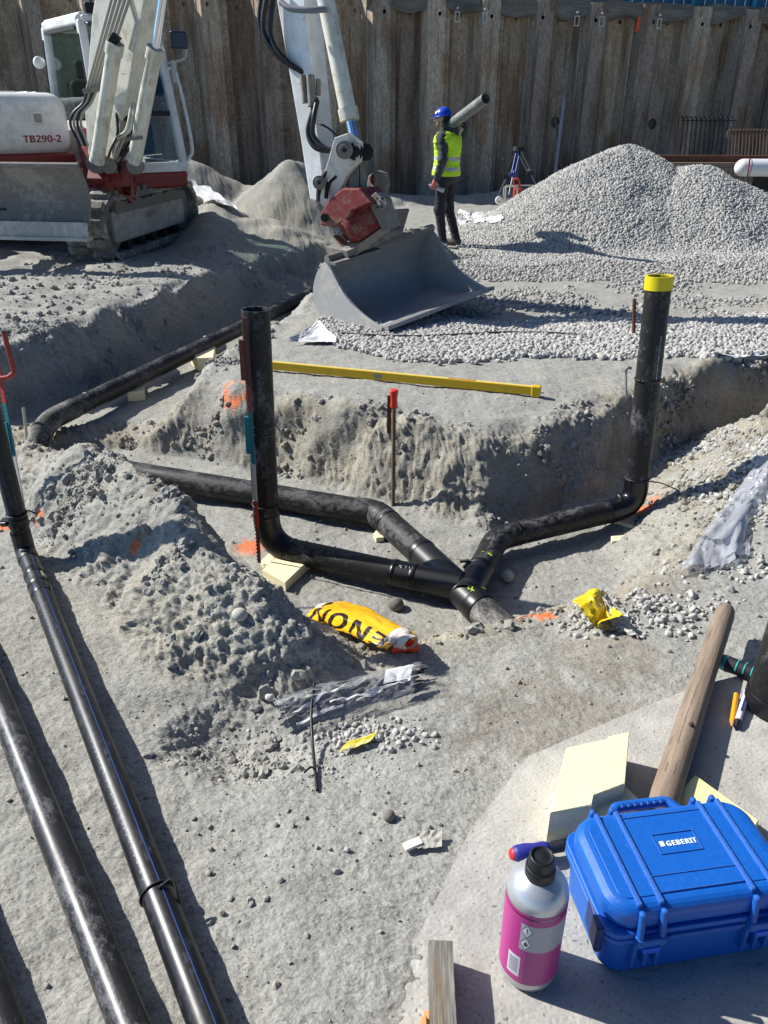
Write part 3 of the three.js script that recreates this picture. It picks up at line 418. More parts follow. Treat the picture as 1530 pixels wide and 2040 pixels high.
{
  // undercarriage, turned against the upper part
  const dU = -.16 - YAW; const under = (name) => { const g = part(name, exc); g.rotation.y = dU; g.position.copy(L(V(-3.7, 0, -9.1))); return g; };
  const HL = 1.18, RR = .29, YC = .5, TW = .42;
  const stadium = (hl, r, n = 14) => { const p = []; for (let i = 0; i <= n; i++) { const a = -Math.PI / 2 + Math.PI * i / n; p.push([hl - r + r * Math.cos(a), r * Math.sin(a)]); } for (let i = 0; i <= n; i++) { const a = Math.PI / 2 + Math.PI * i / n; p.push([-hl + r + r * Math.cos(a), r * Math.sin(a)]); } return p; };
  for (const sx of [1, -1]) {
    const tr = under('track'); const X = sx * 1.05;
    const sh = shapeOf(stadium(HL, RR)); sh.holes.push(new THREE.Path(stadium(HL - .045, RR - .045).reverse().map(p => new THREE.Vector2(...p))));
    const belt = new THREE.ExtrudeGeometry(sh, { depth: TW, bevelEnabled: true, bevelSize: .008, bevelThickness: .008, bevelSegments: 1 }); belt.translate(0, 0, -TW / 2); belt.rotateY(-Math.PI / 2); belt.translate(X, YC, 0); uo('belt', belt, trackRubber, tr, 1.2);
    // lugs, two staggered rows round the belt
    const straight = 2 * (HL - RR), per = 2 * straight + 2 * Math.PI * RR, N = 34; const lugG = uvm(clean(rbox(.2, .06, .085, .014)), 2);
    for (let i = 0; i < N; i++) for (const row of [-1, 1]) {
      let s = ((i + (row > 0 ? .5 : 0)) / N) * per, z, y, a; if (s < straight) { z = -HL + RR + s; y = -RR; a = 0; } else if (s < straight + Math.PI * RR) { a = (s - straight) / RR; z = HL - RR + RR * Math.sin(a); y = -RR * Math.cos(a); } else if (s < 2 * straight + Math.PI * RR) { s -= straight + Math.PI * RR; z = HL - RR - s; y = RR; a = Math.PI; } else { a = Math.PI + (s - 2 * straight - Math.PI * RR) / RR; z = -HL + RR + RR * Math.sin(a); y = -RR * Math.cos(a); }
      const o = obj('lug', lugG, trackRubber, tr); o.position.set(X + row * .105, YC + y * 1.07, z + (a % Math.PI ? Math.sin(a) * .02 : 0)); o.rotation.set(-a, 0, 0);
    }
    uo('side_frame', [rbox(.3, .3, 1.75, .03, X + sx * .04, YC - .0, .06), box(.32, .06, .3, X + sx * .03, YC + .05, .1)], std(0xffffff, .9, { map: grime([.60, .585, .55], [.70, .68, .63], 53, .9) }), tr);
    { const g = new THREE.BoxGeometry(.34, .1, 1.7, 12, 4, 60), p = g.attributes.position; for (let i = 0; i < p.count; i++) { const x = p.getX(i), y = p.getY(i), z = p.getZ(i); p.setY(i, y + (y > 0 ? .05 * fbm(x * 9 + 3, z * 7, 3) : 0)); p.setX(i, x + .02 * noise(z * 9, y * 20)); } g.computeVertexNormals(); g.translate(X + sx * .03, YC + .17, .02); uo('packed_soil', g, std(0x7d776a, .97, { bumpMap: soilBump, bumpScale: .01 }), tr); }
    for (const z of [-HL + RR, HL - RR]) uo('wheel', [rod(V(X - .15, YC, z), V(X + .12 * sx, YC, z), RR - .055, RR - .055, 24), rod(V(X, YC, z), V(X + .15 * sx, YC, z), .1, .08, 18)], dustySteel, tr);
    for (let k = 0; k < 5; k++) obj('roller', rod(V(X - .12, YC - .19, -.6 + k * .3), V(X + sx * .16, YC - .19, -.6 + k * .3), .07, .06, 14), darkSteel, tr);
  }
  const fr = under('undercarriage_frame'); uo('cross_member', [rbox(1.8, .22, .8, .03, 0, .62, 0), rod(V(0, .6, 0), V(0, .86, 0), .42, .42, 28)], darkSteel, fr);
  // dozer blade
  const bl = under('dozer_blade'); const prof = []; for (let i = 0; i <= 8; i++) { const t = i / 8; prof.push([1.66 - .10 * Math.sin(t * Math.PI), .6 + .5 * t]); } for (let i = 8; i >= 0; i--) { const t = i / 8; prof.push([1.63 - .10 * Math.sin(t * Math.PI), .6 + .5 * t]); }
  const bg = extrude(prof, 2.72); bg.rotateY(-Math.PI / 2); bg.translate(1.36, 0, 0); uo('plate', bg, dustySteel, bl, .7);
  uo('top_edge', rod(V(-1.36, 1.1, 1.645), V(1.36, 1.1, 1.645), .022), dustySteel, bl); uo('cutting_edge', [box(2.72, .14, .03, 0, .57, 1.68, -.12), box(2.72, .03, .12, 0, .5, 1.66)], std(0xffffff, .7, { map: grime([.62, .62, .60], [.74, .73, .70], 91, .8) }), bl);
  for (const s of [-.5, .5]) uo('arm', beam(V(s, .55, .7), V(s, .66, 1.6), .12, .16), darkSteel, bl);
  uo('cylinder', [rod(V(0, .75, .7), V(0, .82, 1.55), .06)], darkSteel, bl);
}
{
  // upper deck and red skirt
  uo('deck', [rbox(2.0, .16, 2.1, .05, 0, .87, -.35), box(.5, .24, .5, -.1, .86, .9)], redPaint, exc);
  uo('cab_skirt', rbox(.9, .17, 1.3, .03, .47, .87, .6), redPaint, exc);
  uo('counterweight', rbox(1.9, .5, .5, .2, 0, 1.15, -1.35, 0, 0, 0, 4), whitePaint, exc);
  const hood = part('hood', exc); uo('cover', [rbox(.98, .57, 2.0, .16, -.60, 1.395, -.12, 0, 0, 0, 6)], whitePaint, hood); uo('lower_band', rbox(.97, .3, 1.96, .03, -.6, .99, -.12), redPaint, hood);
  uo('lamp_housing', rbox(.15, .13, .06, .025, -.44, 1.46, .865), whitePaint, hood); obj('lamp', rbox(.075, .075, .02, .012, -.44, 1.455, .895), std(0x8d8c80, .25), hood); uo('rib', [rbox(.03, .02, 1.2, .008, -.4, 1.682, .0), rbox(.03, .02, 1.2, .008, -.32, 1.68, .0), rbox(.22, .02, .2, .01, -.62, 1.682, .5)], whitePaint, hood);
  // cab: pillars, roof, panes
  const cab = part('cab', exc); const x0 = .04, x1 = .9, zB = -.05, zF = 1.22, y0 = .96, y1 = 2.3; const fx = .02;
  const P = { frb: V(x0, y0, zF), flb: V(x1, y0, zF), frt: V(x0 + .05, y1, zF - .22), flt: V(x1 - .05, y1, zF - .22), brb: V(x0, y0, zB), blb: V(x1, y0, zB), brt: V(x0 + .05, y1, zB + .03), blt: V(x1 - .05, y1, zB + .03) };
  for (const [a, b] of [['frb', 'frt'], ['flb', 'flt'], ['brb', 'brt'], ['blb', 'blt']]) uo('pillar', beam(P[a], P[b], .085, .085, V(1, 0, 0), .025), whitePaint, cab);
  for (const [a, b] of [['frt', 'brt'], ['flt', 'blt'], ['frt', 'flt'], ['brt', 'blt']]) uo('roof_rail', beam(P[a], P[b], .09, .085, V(0, 1, 0), .025), whitePaint, cab);
  for (const [a, b] of [['frb', 'brb'], ['flb', 'blb'], ['frb', 'flb'], ['brb', 'blb']]) uo('sill', beam(P[a].clone().add(V(0, .03, 0)), P[b].clone().add(V(0, .03, 0)), .085, .09), whitePaint, cab);
  uo('roof', rbox(.8, .07, 1.04, .03, .47, 2.33, .49), whitePaint, cab);
  const lift = (a, b, t) => P[a].clone().lerp(P[b], t);
  const pane = (name, q, m, th = .006) => { const [a, b, c, d] = q; const g = new THREE.BufferGeometry(); const e = V().crossVectors(b.clone().sub(a), d.clone().sub(a)).normalize().multiplyScalar(th); const f = [a, b, c, d], k = f.map(p => p.clone().add(e)); const tri = []; const quad = (p, q2, r, s) => tri.push(p, q2, r, p, r, s); quad(...f.slice().reverse()); quad(...k); for (let i = 0; i < 4; i++) quad(f[i], f[(i + 1) % 4], k[(i + 1) % 4], k[i]); g.setFromPoints(tri); g.computeVertexNormals(); g.setAttribute('uv', new THREE.BufferAttribute(new Float32Array(tri.length * 2), 2)); return obj(name, g, m, cab); };
  pane('side_pane', [lift('brb', 'brt', .36), lift('frb', 'frt', .36), lift('frb', 'frt', .98), lift('brb', 'brt', .98)], glassGreen); pane('side_pane', [lift('flb', 'flt', .05), lift('blb', 'blt', .05), lift('blb', 'blt', .98), lift('flb', 'flt', .98)], glassClear);
  pane('windscreen', [lift('frb', 'frt', .42), lift('flb', 'flt', .42), lift('flb', 'flt', .97), lift('frb', 'frt', .97)], glassDark); pane('lower_windscreen', [lift('frb', 'frt', .06), lift('flb', 'flt', .06), lift('flb', 'flt', .38), lift('frb', 'frt', .38)], glassGreen);
  pane('rear_pane', [lift('blb', 'blt', .3), lift('brb', 'brt', .3), lift('brb', 'brt', .97), lift('blb', 'blt', .97)], phys(0xdcede5, .03, { transmission: 1, thickness: 0, ior: 1.5 }));
  obj('windscreen_bar', beam(lift('frb', 'frt', .4), lift('flb', 'flt', .4), .03, .05), darkSteel, cab);
  const gas = (a, b, t0, t1, s) => { const p = lift(a[0], a[1], t0), q = lift(b[0], b[1], t0), r = lift(b[0], b[1], t1), u = lift(a[0], a[1], t1); return [[p, q], [q, r], [r, u], [u, p]].map(([m, n]) => beam(m.clone().lerp(n, .07), n.clone().lerp(m, .07), .03, .022)).map(g => g.translate(...s)); };
  obj('window_seal', gas(['brb', 'brt'], ['frb', 'frt'], .40, .95, [-.035, 0, 0]), std(0x1b1c1e, .7), cab);
  uo('side_panel', box(.03, .46, 1.2, x0 + .012, 1.2, .58), whitePaint, cab);
  // inside: seat, consoles
  obj('seat', [rbox(.5, .14, .5, .05, .47, 1.22, .3), rbox(.48, .6, .14, .06, .47, 1.52, .05, -.12), rbox(.28, .18, .1, .04, .47, 1.92, -.02, -.1), box(.3, .22, .4, .47, 1.06, .3)], std(0x1a1b1f, .8), cab);
  obj('console', [rbox(.16, .3, .5, .03, .15, 1.25, .45), rbox(.14, .3, .5, .03, .76, 1.25, .45), rod(V(.15, 1.4, .6), V(.13, 1.58, .66), .02), rod(V(.76, 1.4, .6), V(.76, 1.58, .66), .02), rbox(.2, .18, .06, .02, .76, 1.75, .98, -.3), box(.8, .02, 1.15, .47, .985, .58)], std(0x22252b, .7), cab);
  // work lamps, handles, mirrors
  uo('work_lamp', [rbox(.11, .09, .07, .015, .2, 2.4, 1.0), box(.03, .05, .03, .2, 2.35, .98)], darkSteel, cab); uo('visor', rbox(.72, .03, .14, .012, .47, 2.27, 1.05, .25), std(0x33373a, .4), cab);
  uo('grab_rail', tube([V(x1 - .03, 1.9, zF - .12), V(x1 + .06, 1.86, zF - .08), V(x1 + .1, 1.2, zF + .03), V(x1 + .03, 1.05, zF + .04)], .018, 24, 8), whitePaint, cab); uo('rear_lamp', [mv(lathe([[0, 0], [.055, .01], [.06, .05], [.03, .09], [0, .1]], 20), 0, 0, 0, -Math.PI / 2, 0, 0).translate(x0 - .05, 1.98, zB - .02)], whitePaint, cab);
  const mir = part('mirror', exc); obj('mirror_arm', [tube([V(x1 - .02, 1.95, zF - .12), V(x1 + .14, 2.0, zF - .02), V(x1 + .16, 2.1, zF)], .012, 12, 6), box(.05, .2, .03, x1 + .04, 1.88, zF - .08)], std(0xb5b6b4, .5), mir); obj('mirror_head', rbox(.17, .16, .05, .02, x1 + .1, 2.16, zF - .02, 0, -.3, 0), std(0x1d2540, .3), mir);
  // model lettering on the hood
  const font = await new FontLoader().loadAsync('fonts/droid/droid_sans_bold.typeface.json'); globalThis.__font = font;
  const tg = new TextGeometry('TB290-2', { font, size: .064, depth: .004, curveSegments: 4 }); tg.computeBoundingBox(); tg.translate(-tg.boundingBox.max.x / 2, 0, 0); tg.scale(1.12, 1, 1); tg.translate(-.43, 1.24, .881); obj('lettering', tg, std(0x8d1f2c, .5), hood);
}
{
  // swing post
  const w2 = (px, py, z) => L(atz(px, py, z));
  const sp = []; for (const s of [-.12, .12]) { const g = extrude([[-.05, 0], [.42, -.02], [.5, .12], [.42, .25], [.12, .34], [.02, .56], [-.1, .58], [-.15, .45]], .05, .008); g.rotateY(-Math.PI / 2); g.translate(s - .02, .80, 1.32); sp.push(g); }
  uo('swing_post', [...sp, rod(V(-.06, .82, 1.5), V(-.06, 1.1, 1.5), .16, .14, 20), rod(V(-.2, 1.3, 1.28), V(.2, 1.3, 1.28), .05)], redBright, exc);
  uo('boom_bracket', [beam(w2(215, 345, -8.15), w2(265, 345, -8.2), .26, .22), beam(w2(195, 335, -8.0), w2(250, 385, -8.4), .2, .2), beam(w2(228, 330, -8.0), w2(232, 385, -8.2), .1, .1)], redPaint, exc);
  obj('pin_plate', [rod(w2(190, 325, -7.85), w2(200, 325, -8.0), .09), rod(w2(216, 330, -7.85), w2(222, 330, -8.05), .07), rod(w2(268, 330, -7.85), w2(272, 330, -8.0), .075)], dustySteel, exc);
  // boom
  const foot = V(-2.66, 1.02, -8.22), tip = V(-.66, 3.05, -6.92); const bd = V(tip.x - foot.x, 0, tip.z - foot.z), bl = bd.length(); bd.normalize(); const bn = V().crossVectors(bd, V(0, 1, 0)).normalize();   // bn points toward the viewer
  const planeGeo = (pts, w, ox = foot, bev = .012) => { const g = extrude(pts, w, bev); g.translate(0, 0, -w / 2); const m = M4().makeBasis(bd, V(0, 1, 0), bn); m.setPosition(ox.x, 0, ox.z); g.applyMatrix4(m); g.applyMatrix4(exc.matrixWorld.clone().invert()); return g; };
  const boom = part('boom', exc);
  uo('arm_section', planeGeo([[-.12, .95], [.02, .92], [.14, 1.0], [.55, 1.75], [.86, 2.33], [1.12, 2.75], [1.45, 2.98], [bl + .06, 2.95], [bl + .1, 3.08], [bl, 3.18], [1.5, 3.34], [1.05, 3.26], [.6, 2.95], [.2, 2.25], [-.1, 1.5], [-.16, 1.08]], .2), whiteArm, boom, .6);
  uo('rib_plate', planeGeo([[.62, 2.0], [.74, 2.18], [.66, 2.46], [.5, 2.3]], .23), whiteArm, boom);
  const cyl = (name, a, b, r, rodTo, r2) => { const p = part(name, exc); uo('barrel', [rod(L(a), L(b), r, r, 22), rod(L(b.clone().lerp(a, .09)), L(b), r * 1.18, r * 1.18, 22), rod(L(a), L(a.clone().lerp(b, .05)), r * 1.12, r * 1.12, 20)], whiteArm, p); if (rodTo) obj('piston_rod', rod(L(b), L(rodTo), r2, r2, 18), chrome, p); return p; };
  cyl('boom_cylinder', atz(193, 322, -7.85), atz(230, 84, -7.5), .062, null); cyl('boom_cylinder', atz(268, 322, -7.9), atz(310, 95, -7.55), .064, atz(332, -60, -7.4), .036);
  uo('cylinder_guard', [beam(L(atz(222, 90, -7.5)), L(atz(234, 70, -7.5)), .08, .06)], darkSteel, exc);
  // hoses on the boom's back
  for (let i = 0; i < 5; i++) obj('hose', tube([w2(172 + i * 6.5, 182, -8.0), w2(205 + i * 8, 62, -7.72), w2(238 + i * 10, -60, -7.5)], .0125, 30, 7), hoseGrey, exc);
  for (let i = 0; i < 4; i++) obj('hose', tube([w2(174 + i * 6, 180, -7.98), w2(166 + i * 5, 205, -8.0), w2(146 + i * 6, 226, -8.0), w2(141 + i * 7, 250, -8.0), w2(160 + i * 5, 290, -7.95)], .013, 30, 7), i % 2 ? hoseGrey : hoseMat, exc);
  obj('hose_clamp', beam(w2(166, 182, -7.93), w2(206, 176, -7.93), .05, .04), dustySteel, exc);
  for (let i = 0; i < 7; i++) { const x = 228 + (i * 17 % 40); obj('hose', tube([w2(208 + i * 5, 345, -7.95), w2(x - 8, 300, -7.85 - i * .03), w2(x + 6, 265, -7.9), w2(232 + i * 3, 225, -7.95)], .012, 24, 6), i % 2 ? hoseGrey : hoseMat, exc); }
  for (let i = 0; i < 2; i++) obj('hose', tube([w2(232, 275, -7.75), w2(250 + i * 6, 262, -7.75), w2(258 + i * 6, 235, -7.75), w2(262 + i * 6, 205, -7.8)], .014, 24, 6), whiteArm, exc);
  obj('hose_clamp', beam(w2(250, 278, -7.75), w2(284, 274, -7.75), .03, .03), dustySteel, exc);
  // stick
  const stick = part('stick', exc); const sTop = V(-.74, 3.2, -6.98), sBot = V(-.48, .95, -6.69); const sd = V(sTop.x, 0, sTop.z).distanceTo(V(sBot.x, 0, sBot.z)) ; 
  const sdir = sTop.clone().sub(sBot).normalize(), sw = bd.clone().addScaledVector(sdir, -bd.dot(sdir)).normalize(), sn = V().crossVectors(sw, sdir).normalize();
  const sg = extrude([[-.07, -.05], [.01, -.08], [.07, 0], [.075, .35], [.11, 1.2], [.15, 1.8], [.11, 2.35], [-.11, 2.4], [-.15, 1.8], [-.115, 1.1], [-.08, .4]], .17, .012); sg.translate(0, 0, -.085); { const m = M4().makeBasis(sw, sdir, sn); m.setPosition(sBot); sg.applyMatrix4(m); sg.applyMatrix4(exc.matrixWorld.clone().invert()); } uo('arm_section', sg, whitePaint, stick, .6);
  // bucket cylinder with chrome rod
  cyl('bucket_cylinder', atz(640, -45, -6.62), atz(697, 240, -6.45), .062, atz(708, 290, -6.42), .036);
  // stick hoses
  for (const [i, pts, r] of [[0, [[612, 150, -6.75], [560, 115, -6.75], [525, 60, -6.8], [535, -30, -6.8]], .02], [1, [[618, 152, -6.72], [572, 122, -6.72], [540, 70, -6.78], [548, -30, -6.8]], .02], [2, [[606, 148, -6.76], [552, 110, -6.8], [518, 50, -6.85], [524, -30, -6.85]], .018], [3, [[560, 5, -6.6], [580, 17, -6.55], [620, 20, -6.5], [650, 18, -6.5]], .022], [4, [[630, 195, -6.6], [622, 225, -6.55], [614, 265, -6.55], [630, 295, -6.5], [672, 302, -6.45]], .02], [5, [[632, 200, -6.55], [625, 235, -6.5], [624, 270, -6.5], [648, 296, -6.45], [678, 298, -6.42]], .02], [6, [[626, 242, -6.6], [655, 256, -6.5], [682, 282, -6.42]], .008]]) obj('hose', tube(pts.map(p => w2(...p)), r, 32, 8), i === 3 ? std(0x6f7378, .5) : hoseMat, exc);
  obj('hose_fitting', [rod(w2(603, 150, -6.62), w2(608, 205, -6.58), .024), rod(w2(618, 150, -6.6), w2(622, 212, -6.56), .032), rod(w2(634, 158, -6.6), w2(634, 190, -6.58), .02)], dustySteel, exc);
  // bucket link
  const link = part('bucket_link', exc); uo('link_plate', (() => { const g = extrude([[-.20, -.35], [-.12, -.42], [.02, -.16], [.12, -.06], [.13, .06], [.04, .12], [-.06, .09], [-.13, -.1]], .07, .006); g.applyMatrix4(M4().makeBasis(V(.95, 0, .3), V(0, 1, 0), V(-.3, 0, .95))); const p = atz(690, 302, -6.4); g.translate(p.x, p.y, p.z); g.applyMatrix4(exc.matrixWorld.clone().invert()); return g; })(), whiteArm, link);
  const pin = (px, py, z, r, w, m, nm = 'pin') => { obj(nm, [rod(w2(px, py, z + w), w2(px, py, z - w), r, r, 24), rod(w2(px, py, z + w + .014), w2(px, py, z + w - .02), r * .62, r * .72, 20)], m, link); obj('pin_bolt', rod(w2(px, py, z + w + .03), w2(px, py, z + w), r * .28, r * .28, 6), darkSteel, link); };
  pin(686, 299, -6.3, .062, .09, dustySteel); pin(708, 302, -6.4, .06, .1, darkSteel); pin(728, 303, -6.45, .06, .06, darkSteel); pin(636, 364, -6.4, .05, .08, dustySteel);
  obj('link_arm', [tube([w2(676, 325, -6.4), w2(652, 345, -6.4), w2(640, 375, -6.42), w2(638, 402, -6.42)], .035, 20, 8), tube([w2(684, 330, -6.45), w2(672, 350, -6.48), w2(664, 385, -6.5)], .04, 20, 8), tube([w2(670, 350, -6.35), w2(655, 365, -6.35), w2(649, 395, -6.32)], .016, 16, 7)], darkSteel, link);
  uo('link_bar', [beam(w2(706, 318, -6.45), w2(706, 385, -6.4), .075, .05), beam(w2(722, 318, -6.45), w2(724, 385, -6.42), .05, .05), beam(w2(712, 318, -6.5), w2(716, 385, -6.45), .03, .04)], dustySteel, link);
  // tilting coupler in red
  const tc = part('tilt_coupler', exc); const faceM = (() => { const ux = V(.82, 0, .57).normalize(), nz = V(-.57, 0, .82).normalize(); return M4().makeBasis(ux, V(0, 1, 0), nz); })();
  const flat = (pix, z0, depth, bev = .01) => { const O = atz(pix[0][0], pix[0][1], z0); const inv = faceM.clone().transpose(); const n = V(-.57, 0, .82); const pts = pix.map(([px, py]) => { const e = V(0, EYE, 0), d = atz(px, py, -1).sub(e).normalize(); const t = O.clone().sub(e).dot(n) / d.dot(n); const q = e.addScaledVector(d, t).sub(O).applyMatrix4(inv); return [q.x, q.y]; }); if (THREE.ShapeUtils.isClockWise(pts.map(p => new THREE.Vector2(...p)))) pts.reverse(); const g = extrude(pts, depth, bev); g.translate(0, 0, -depth); g.applyMatrix4(faceM); g.translate(O.x, O.y, O.z); g.applyMatrix4(exc.matrixWorld.clone().invert()); return g; };
  uo('housing', [flat([[642, 424], [660, 398], [684, 378], [716, 378], [738, 402], [700, 418], [690, 436], [660, 450], [642, 446]], -6.33, .05), flat([[650, 424], [664, 398], [686, 378], [722, 378], [742, 402], [712, 424], [690, 440], [664, 450]], -6.42, .2)], redBright, tc);
  const dA = atz(694, 458, -6.28), dB = atz(746, 418, -6.36); uo('tilt_motor', [rod(L(dA), L(dB), .125, .125, 28), rod(L(dA.clone().lerp(dB, -.12)), L(dA), .09, .125, 28)], redBright, tc);
  uo('motor_flange', rod(L(dB.clone().lerp(dA, .12)), L(dB.clone().lerp(dA, -.12)), .138, .138, 28), dustySteel, tc);
  uo('bolt', [rod(w2(646, 434, -6.26), w2(650, 432, -6.34), .03), rod(w2(684, 396, -6.26), w2(688, 394, -6.34), .026)], darkSteel, tc);
  uo('ear_plate', [flat([[738, 396], [748, 386], [764, 388], [772, 404], [784, 432], [790, 448], [764, 458], [750, 428], [742, 416]], -6.2, .04), flat([[740, 400], [756, 390], [790, 448], [764, 456]], -6.3, .04)], dustySteel, tc);
  const hubA = atz(757, 404, -6.10); obj('hub', [rod(L(hubA), L(hubA.clone().add(V(.05, -.01, -.07))), .052, .052, 20), rod(L(hubA.clone().add(V(-.008, .002, .012))), L(hubA), .02, .02, 8)], dustySteel, tc); obj('hub_bolt', [0, 1, 2, 3, 4, 5].map(i => { const a = i * 1.047; const p = hubA.clone().add(V(Math.cos(a) * .034, Math.sin(a) * .034, .004)); return rod(L(p), L(p.clone().add(V(-.004, 0, .012))), .008, .008, 6); }), darkSteel, tc).userData.kind = 'stuff';
  uo('rear_ear', [flat([[733, 378], [736, 352], [750, 343], [764, 348], [768, 366], [764, 384], [748, 384]], -6.75, .05)], dustySteel, tc); obj('rear_hub', [rod(w2(748, 358, -6.7), w2(752, 356, -6.8), .045)], std(0x7c2028, .5), tc);
  // bucket
  const bk = part('bucket', exc); const eu = V(.67, 0, .74), ea = V(.735, .115, -.668).normalize(), O = V(-.534, 0, -6.2); const W = 1.14;
  const back = [[.16, .50], [.07, .42], [.02, .33], [0, .25], [.02, .16], [.09, .085], [.22, .04], [.5, .03], [.80, .10]];
  const edge = [[.16, .50], [.24, .44], [.34, .33], [.46, .235], [.62, .165], [.80, .115]];
  const place = (p, a) => O.clone().addScaledVector(eu, p[0]).addScaledVector(V(0, 1, 0), p[1]).addScaledVector(ea, a * W);
  const curve = new THREE.SplineCurve(back.map(p => new THREE.Vector2(...p))).getPoints(40).map(p => [p.x, p.y]);
  const sheet = (line, th, a0, a1) => { // thick curved plate along the bucket
    const pos = [], idx = []; const n = line.length; const off = line.map((p, i) => { const q = line[Math.min(n - 1, i + 1)], r = line[Math.max(0, i - 1)]; const dx = q[0] - r[0], dy = q[1] - r[1], l = Math.hypot(dx, dy); return [p[0] - dy / l * th, p[1] + dx / l * th]; }); const loop = [...line, ...off.reverse()];
    for (const a of [a0, a1]) for (const p of loop) { const v = L(place(p, a)); pos.push(v.x, v.y, v.z); } const m = loop.length; for (let i = 0; i < m; i++) { const j = (i + 1) % m; idx.push(i, i + m, j, j, i + m, j + m); } for (let i = 0; i < n - 1; i++) { const j = m - 1 - i; for (const o of [0, m]) { const q = [i, i + 1, j, i + 1, j - 1, j].map(v => v + o); if (o) q.reverse(); idx.push(...q); } }
    let g = new THREE.BufferGeometry(); g.setAttribute('position', new THREE.Float32BufferAttribute(pos, 3)); g.setIndex(idx); g = BGU.toCreasedNormals(g.toNonIndexed(), .6); return g; };
  uo('shell', sheet(curve, .016, 0, 1), bucketSteel, bk, 1);
  const ec = new THREE.SplineCurve(edge.map(p => new THREE.Vector2(...p))).getPoints(24).map(p => [p.x, p.y]);
  for (const a of [0, 1]) { const poly = [...curve, ...ec.slice().reverse()]; const m = M4().makeBasis(eu, V(0, 1, 0), V(-.74, 0, .67)); const g = extrude(poly, .018, .003); const o = O.clone().addScaledVector(ea, a * W - .009); g.applyMatrix4(m); g.translate(o.x, o.y, o.z); g.applyMatrix4(exc.matrixWorld.clone().invert()); uo('side_plate', g, bucketSteel, bk, 1.2); }
  uo('cutting_edge', sheet([[.70, .062], [.86, .108]], .028, -.01, 1.01), std(0xffffff, .5, { map: grime([.52, .52, .53], [.66, .65, .63], 77, .7), metalness: .35 }), bk, 1);
  uo('top_beam', [rod(L(place([.15, .515], 0)), L(place([.15, .515], 1)), .03, .03, 14), beam(L(place([.2, .49], .0)), L(place([.2, .49], .42)), .1, .02)], dustySteel, bk);
  const mt = (a, b, c) => L(place([b, c], a)); uo('mount_bracket', [beam(mt(.42, .1, .5), mt(.42, .22, .78), .02, .26, V(1, 0, 0)), beam(mt(.62, .1, .5), mt(.62, .2, .74), .02, .2, V(1, 0, 0)), rod(mt(.42, .16, .66), mt(.62, .16, .66), .035), rod(mt(.42, .2, .58), mt(.62, .2, .58), .045), beam(mt(.12, .1, .53), mt(.42, .1, .56), .26, .05)], dustySteel, bk);
  uo('tilt_plate', [beam(L(atz(690, 500, -6.25)), L(atz(760, 450, -6.45)), .2, .06), beam(L(atz(672, 470, -6.35)), L(atz(700, 502, -6.25)), .12, .02)], std(0xffffff, .7, { map: grime([.60, .54, .48], [.55, .36, .30], 81, .8) }), bk);
  // a skim of soil left on the rim
  const soilR = rng(9), sl = []; for (let i = 0; i < 60; i++) { const p = L(place([.1 + soilR() * .06, .5], .78 + soilR() * .22)); sl.push(new THREE.IcosahedronGeometry(.012 + soilR() * .02, 1).scale(1.3, .7, 1.3).translate(p.x, p.y + .02, p.z)); } obj('soil_crumbs', sl, std(0x8f8a7c, .95), bk).userData.kind = 'stuff';
}
// ---------------------------------------------------------------- the worker
console.log('worker');
function meshField(field, lo, hi, cell) {   // closed surface where field = 0 (negative inside)
  const size = Math.max(hi[0] - lo[0], hi[1] - lo[1], hi[2] - lo[2]), res = Math.ceil(size / cell) + 4, mc = new MarchingCubes(res, new THREE.MeshBasicMaterial(), false, false, 400000);
  const c = [0, 1, 2].map(i => (lo[i] + hi[i]) / 2), half = size / 2 * res / (res - 4); mc.isolation = 0;
  for (let k = 0; k < res; k++) for (let j = 0; j < res; j++) for (let i = 0; i < res; i++) { const x = c[0] + (i / res * 2 - 1) * half, y = c[1] + (j / res * 2 - 1) * half, z = c[2] + (k / res * 2 - 1) * half; mc.field[i + j * res + k * res * res] = -field(x, y, z); }
  mc.update(); const n = mc.count; const p = new Float32Array(n * 3), q = new Float32Array(n * 3); for (let i = 0; i < n; i++) for (let a = 0; a < 3; a++) { p[i * 3 + a] = mc.positionArray[i * 3 + a] * half + c[a]; q[i * 3 + a] = mc.normalArray[i * 3 + a]; }
  let g = new THREE.BufferGeometry(); g.setAttribute('position', new THREE.BufferAttribute(p, 3)); g = BGU.mergeVertices(g, 1e-4); g.computeVertexNormals(); return g;
}
const cap = (x, y, z, a, b, ra, rb) => { const bx = b[0] - a[0], by = b[1] - a[1], bz = b[2] - a[2], px = x - a[0], py = y - a[1], pz = z - a[2]; const t = clamp((px * bx + py * by + pz * bz) / (bx * bx + by * by + bz * bz)); const dx = px - bx * t, dy = py - by * t, dz = pz - bz * t; return Math.sqrt(dx * dx + dy * dy + dz * dz) - (ra + (rb - ra) * t); };
const smin = (a, b, k) => { const h = clamp(.5 + .5 * (b - a) / k); return b + (a - b) * h - k * h * (1 - h); };
function bones(list, k) { return (x, y, z) => { let d = 1e9; for (const [a, b, ra, rb] of list) d = smin(d, cap(x, y, z, a, b, ra, rb), k); return d; }; }
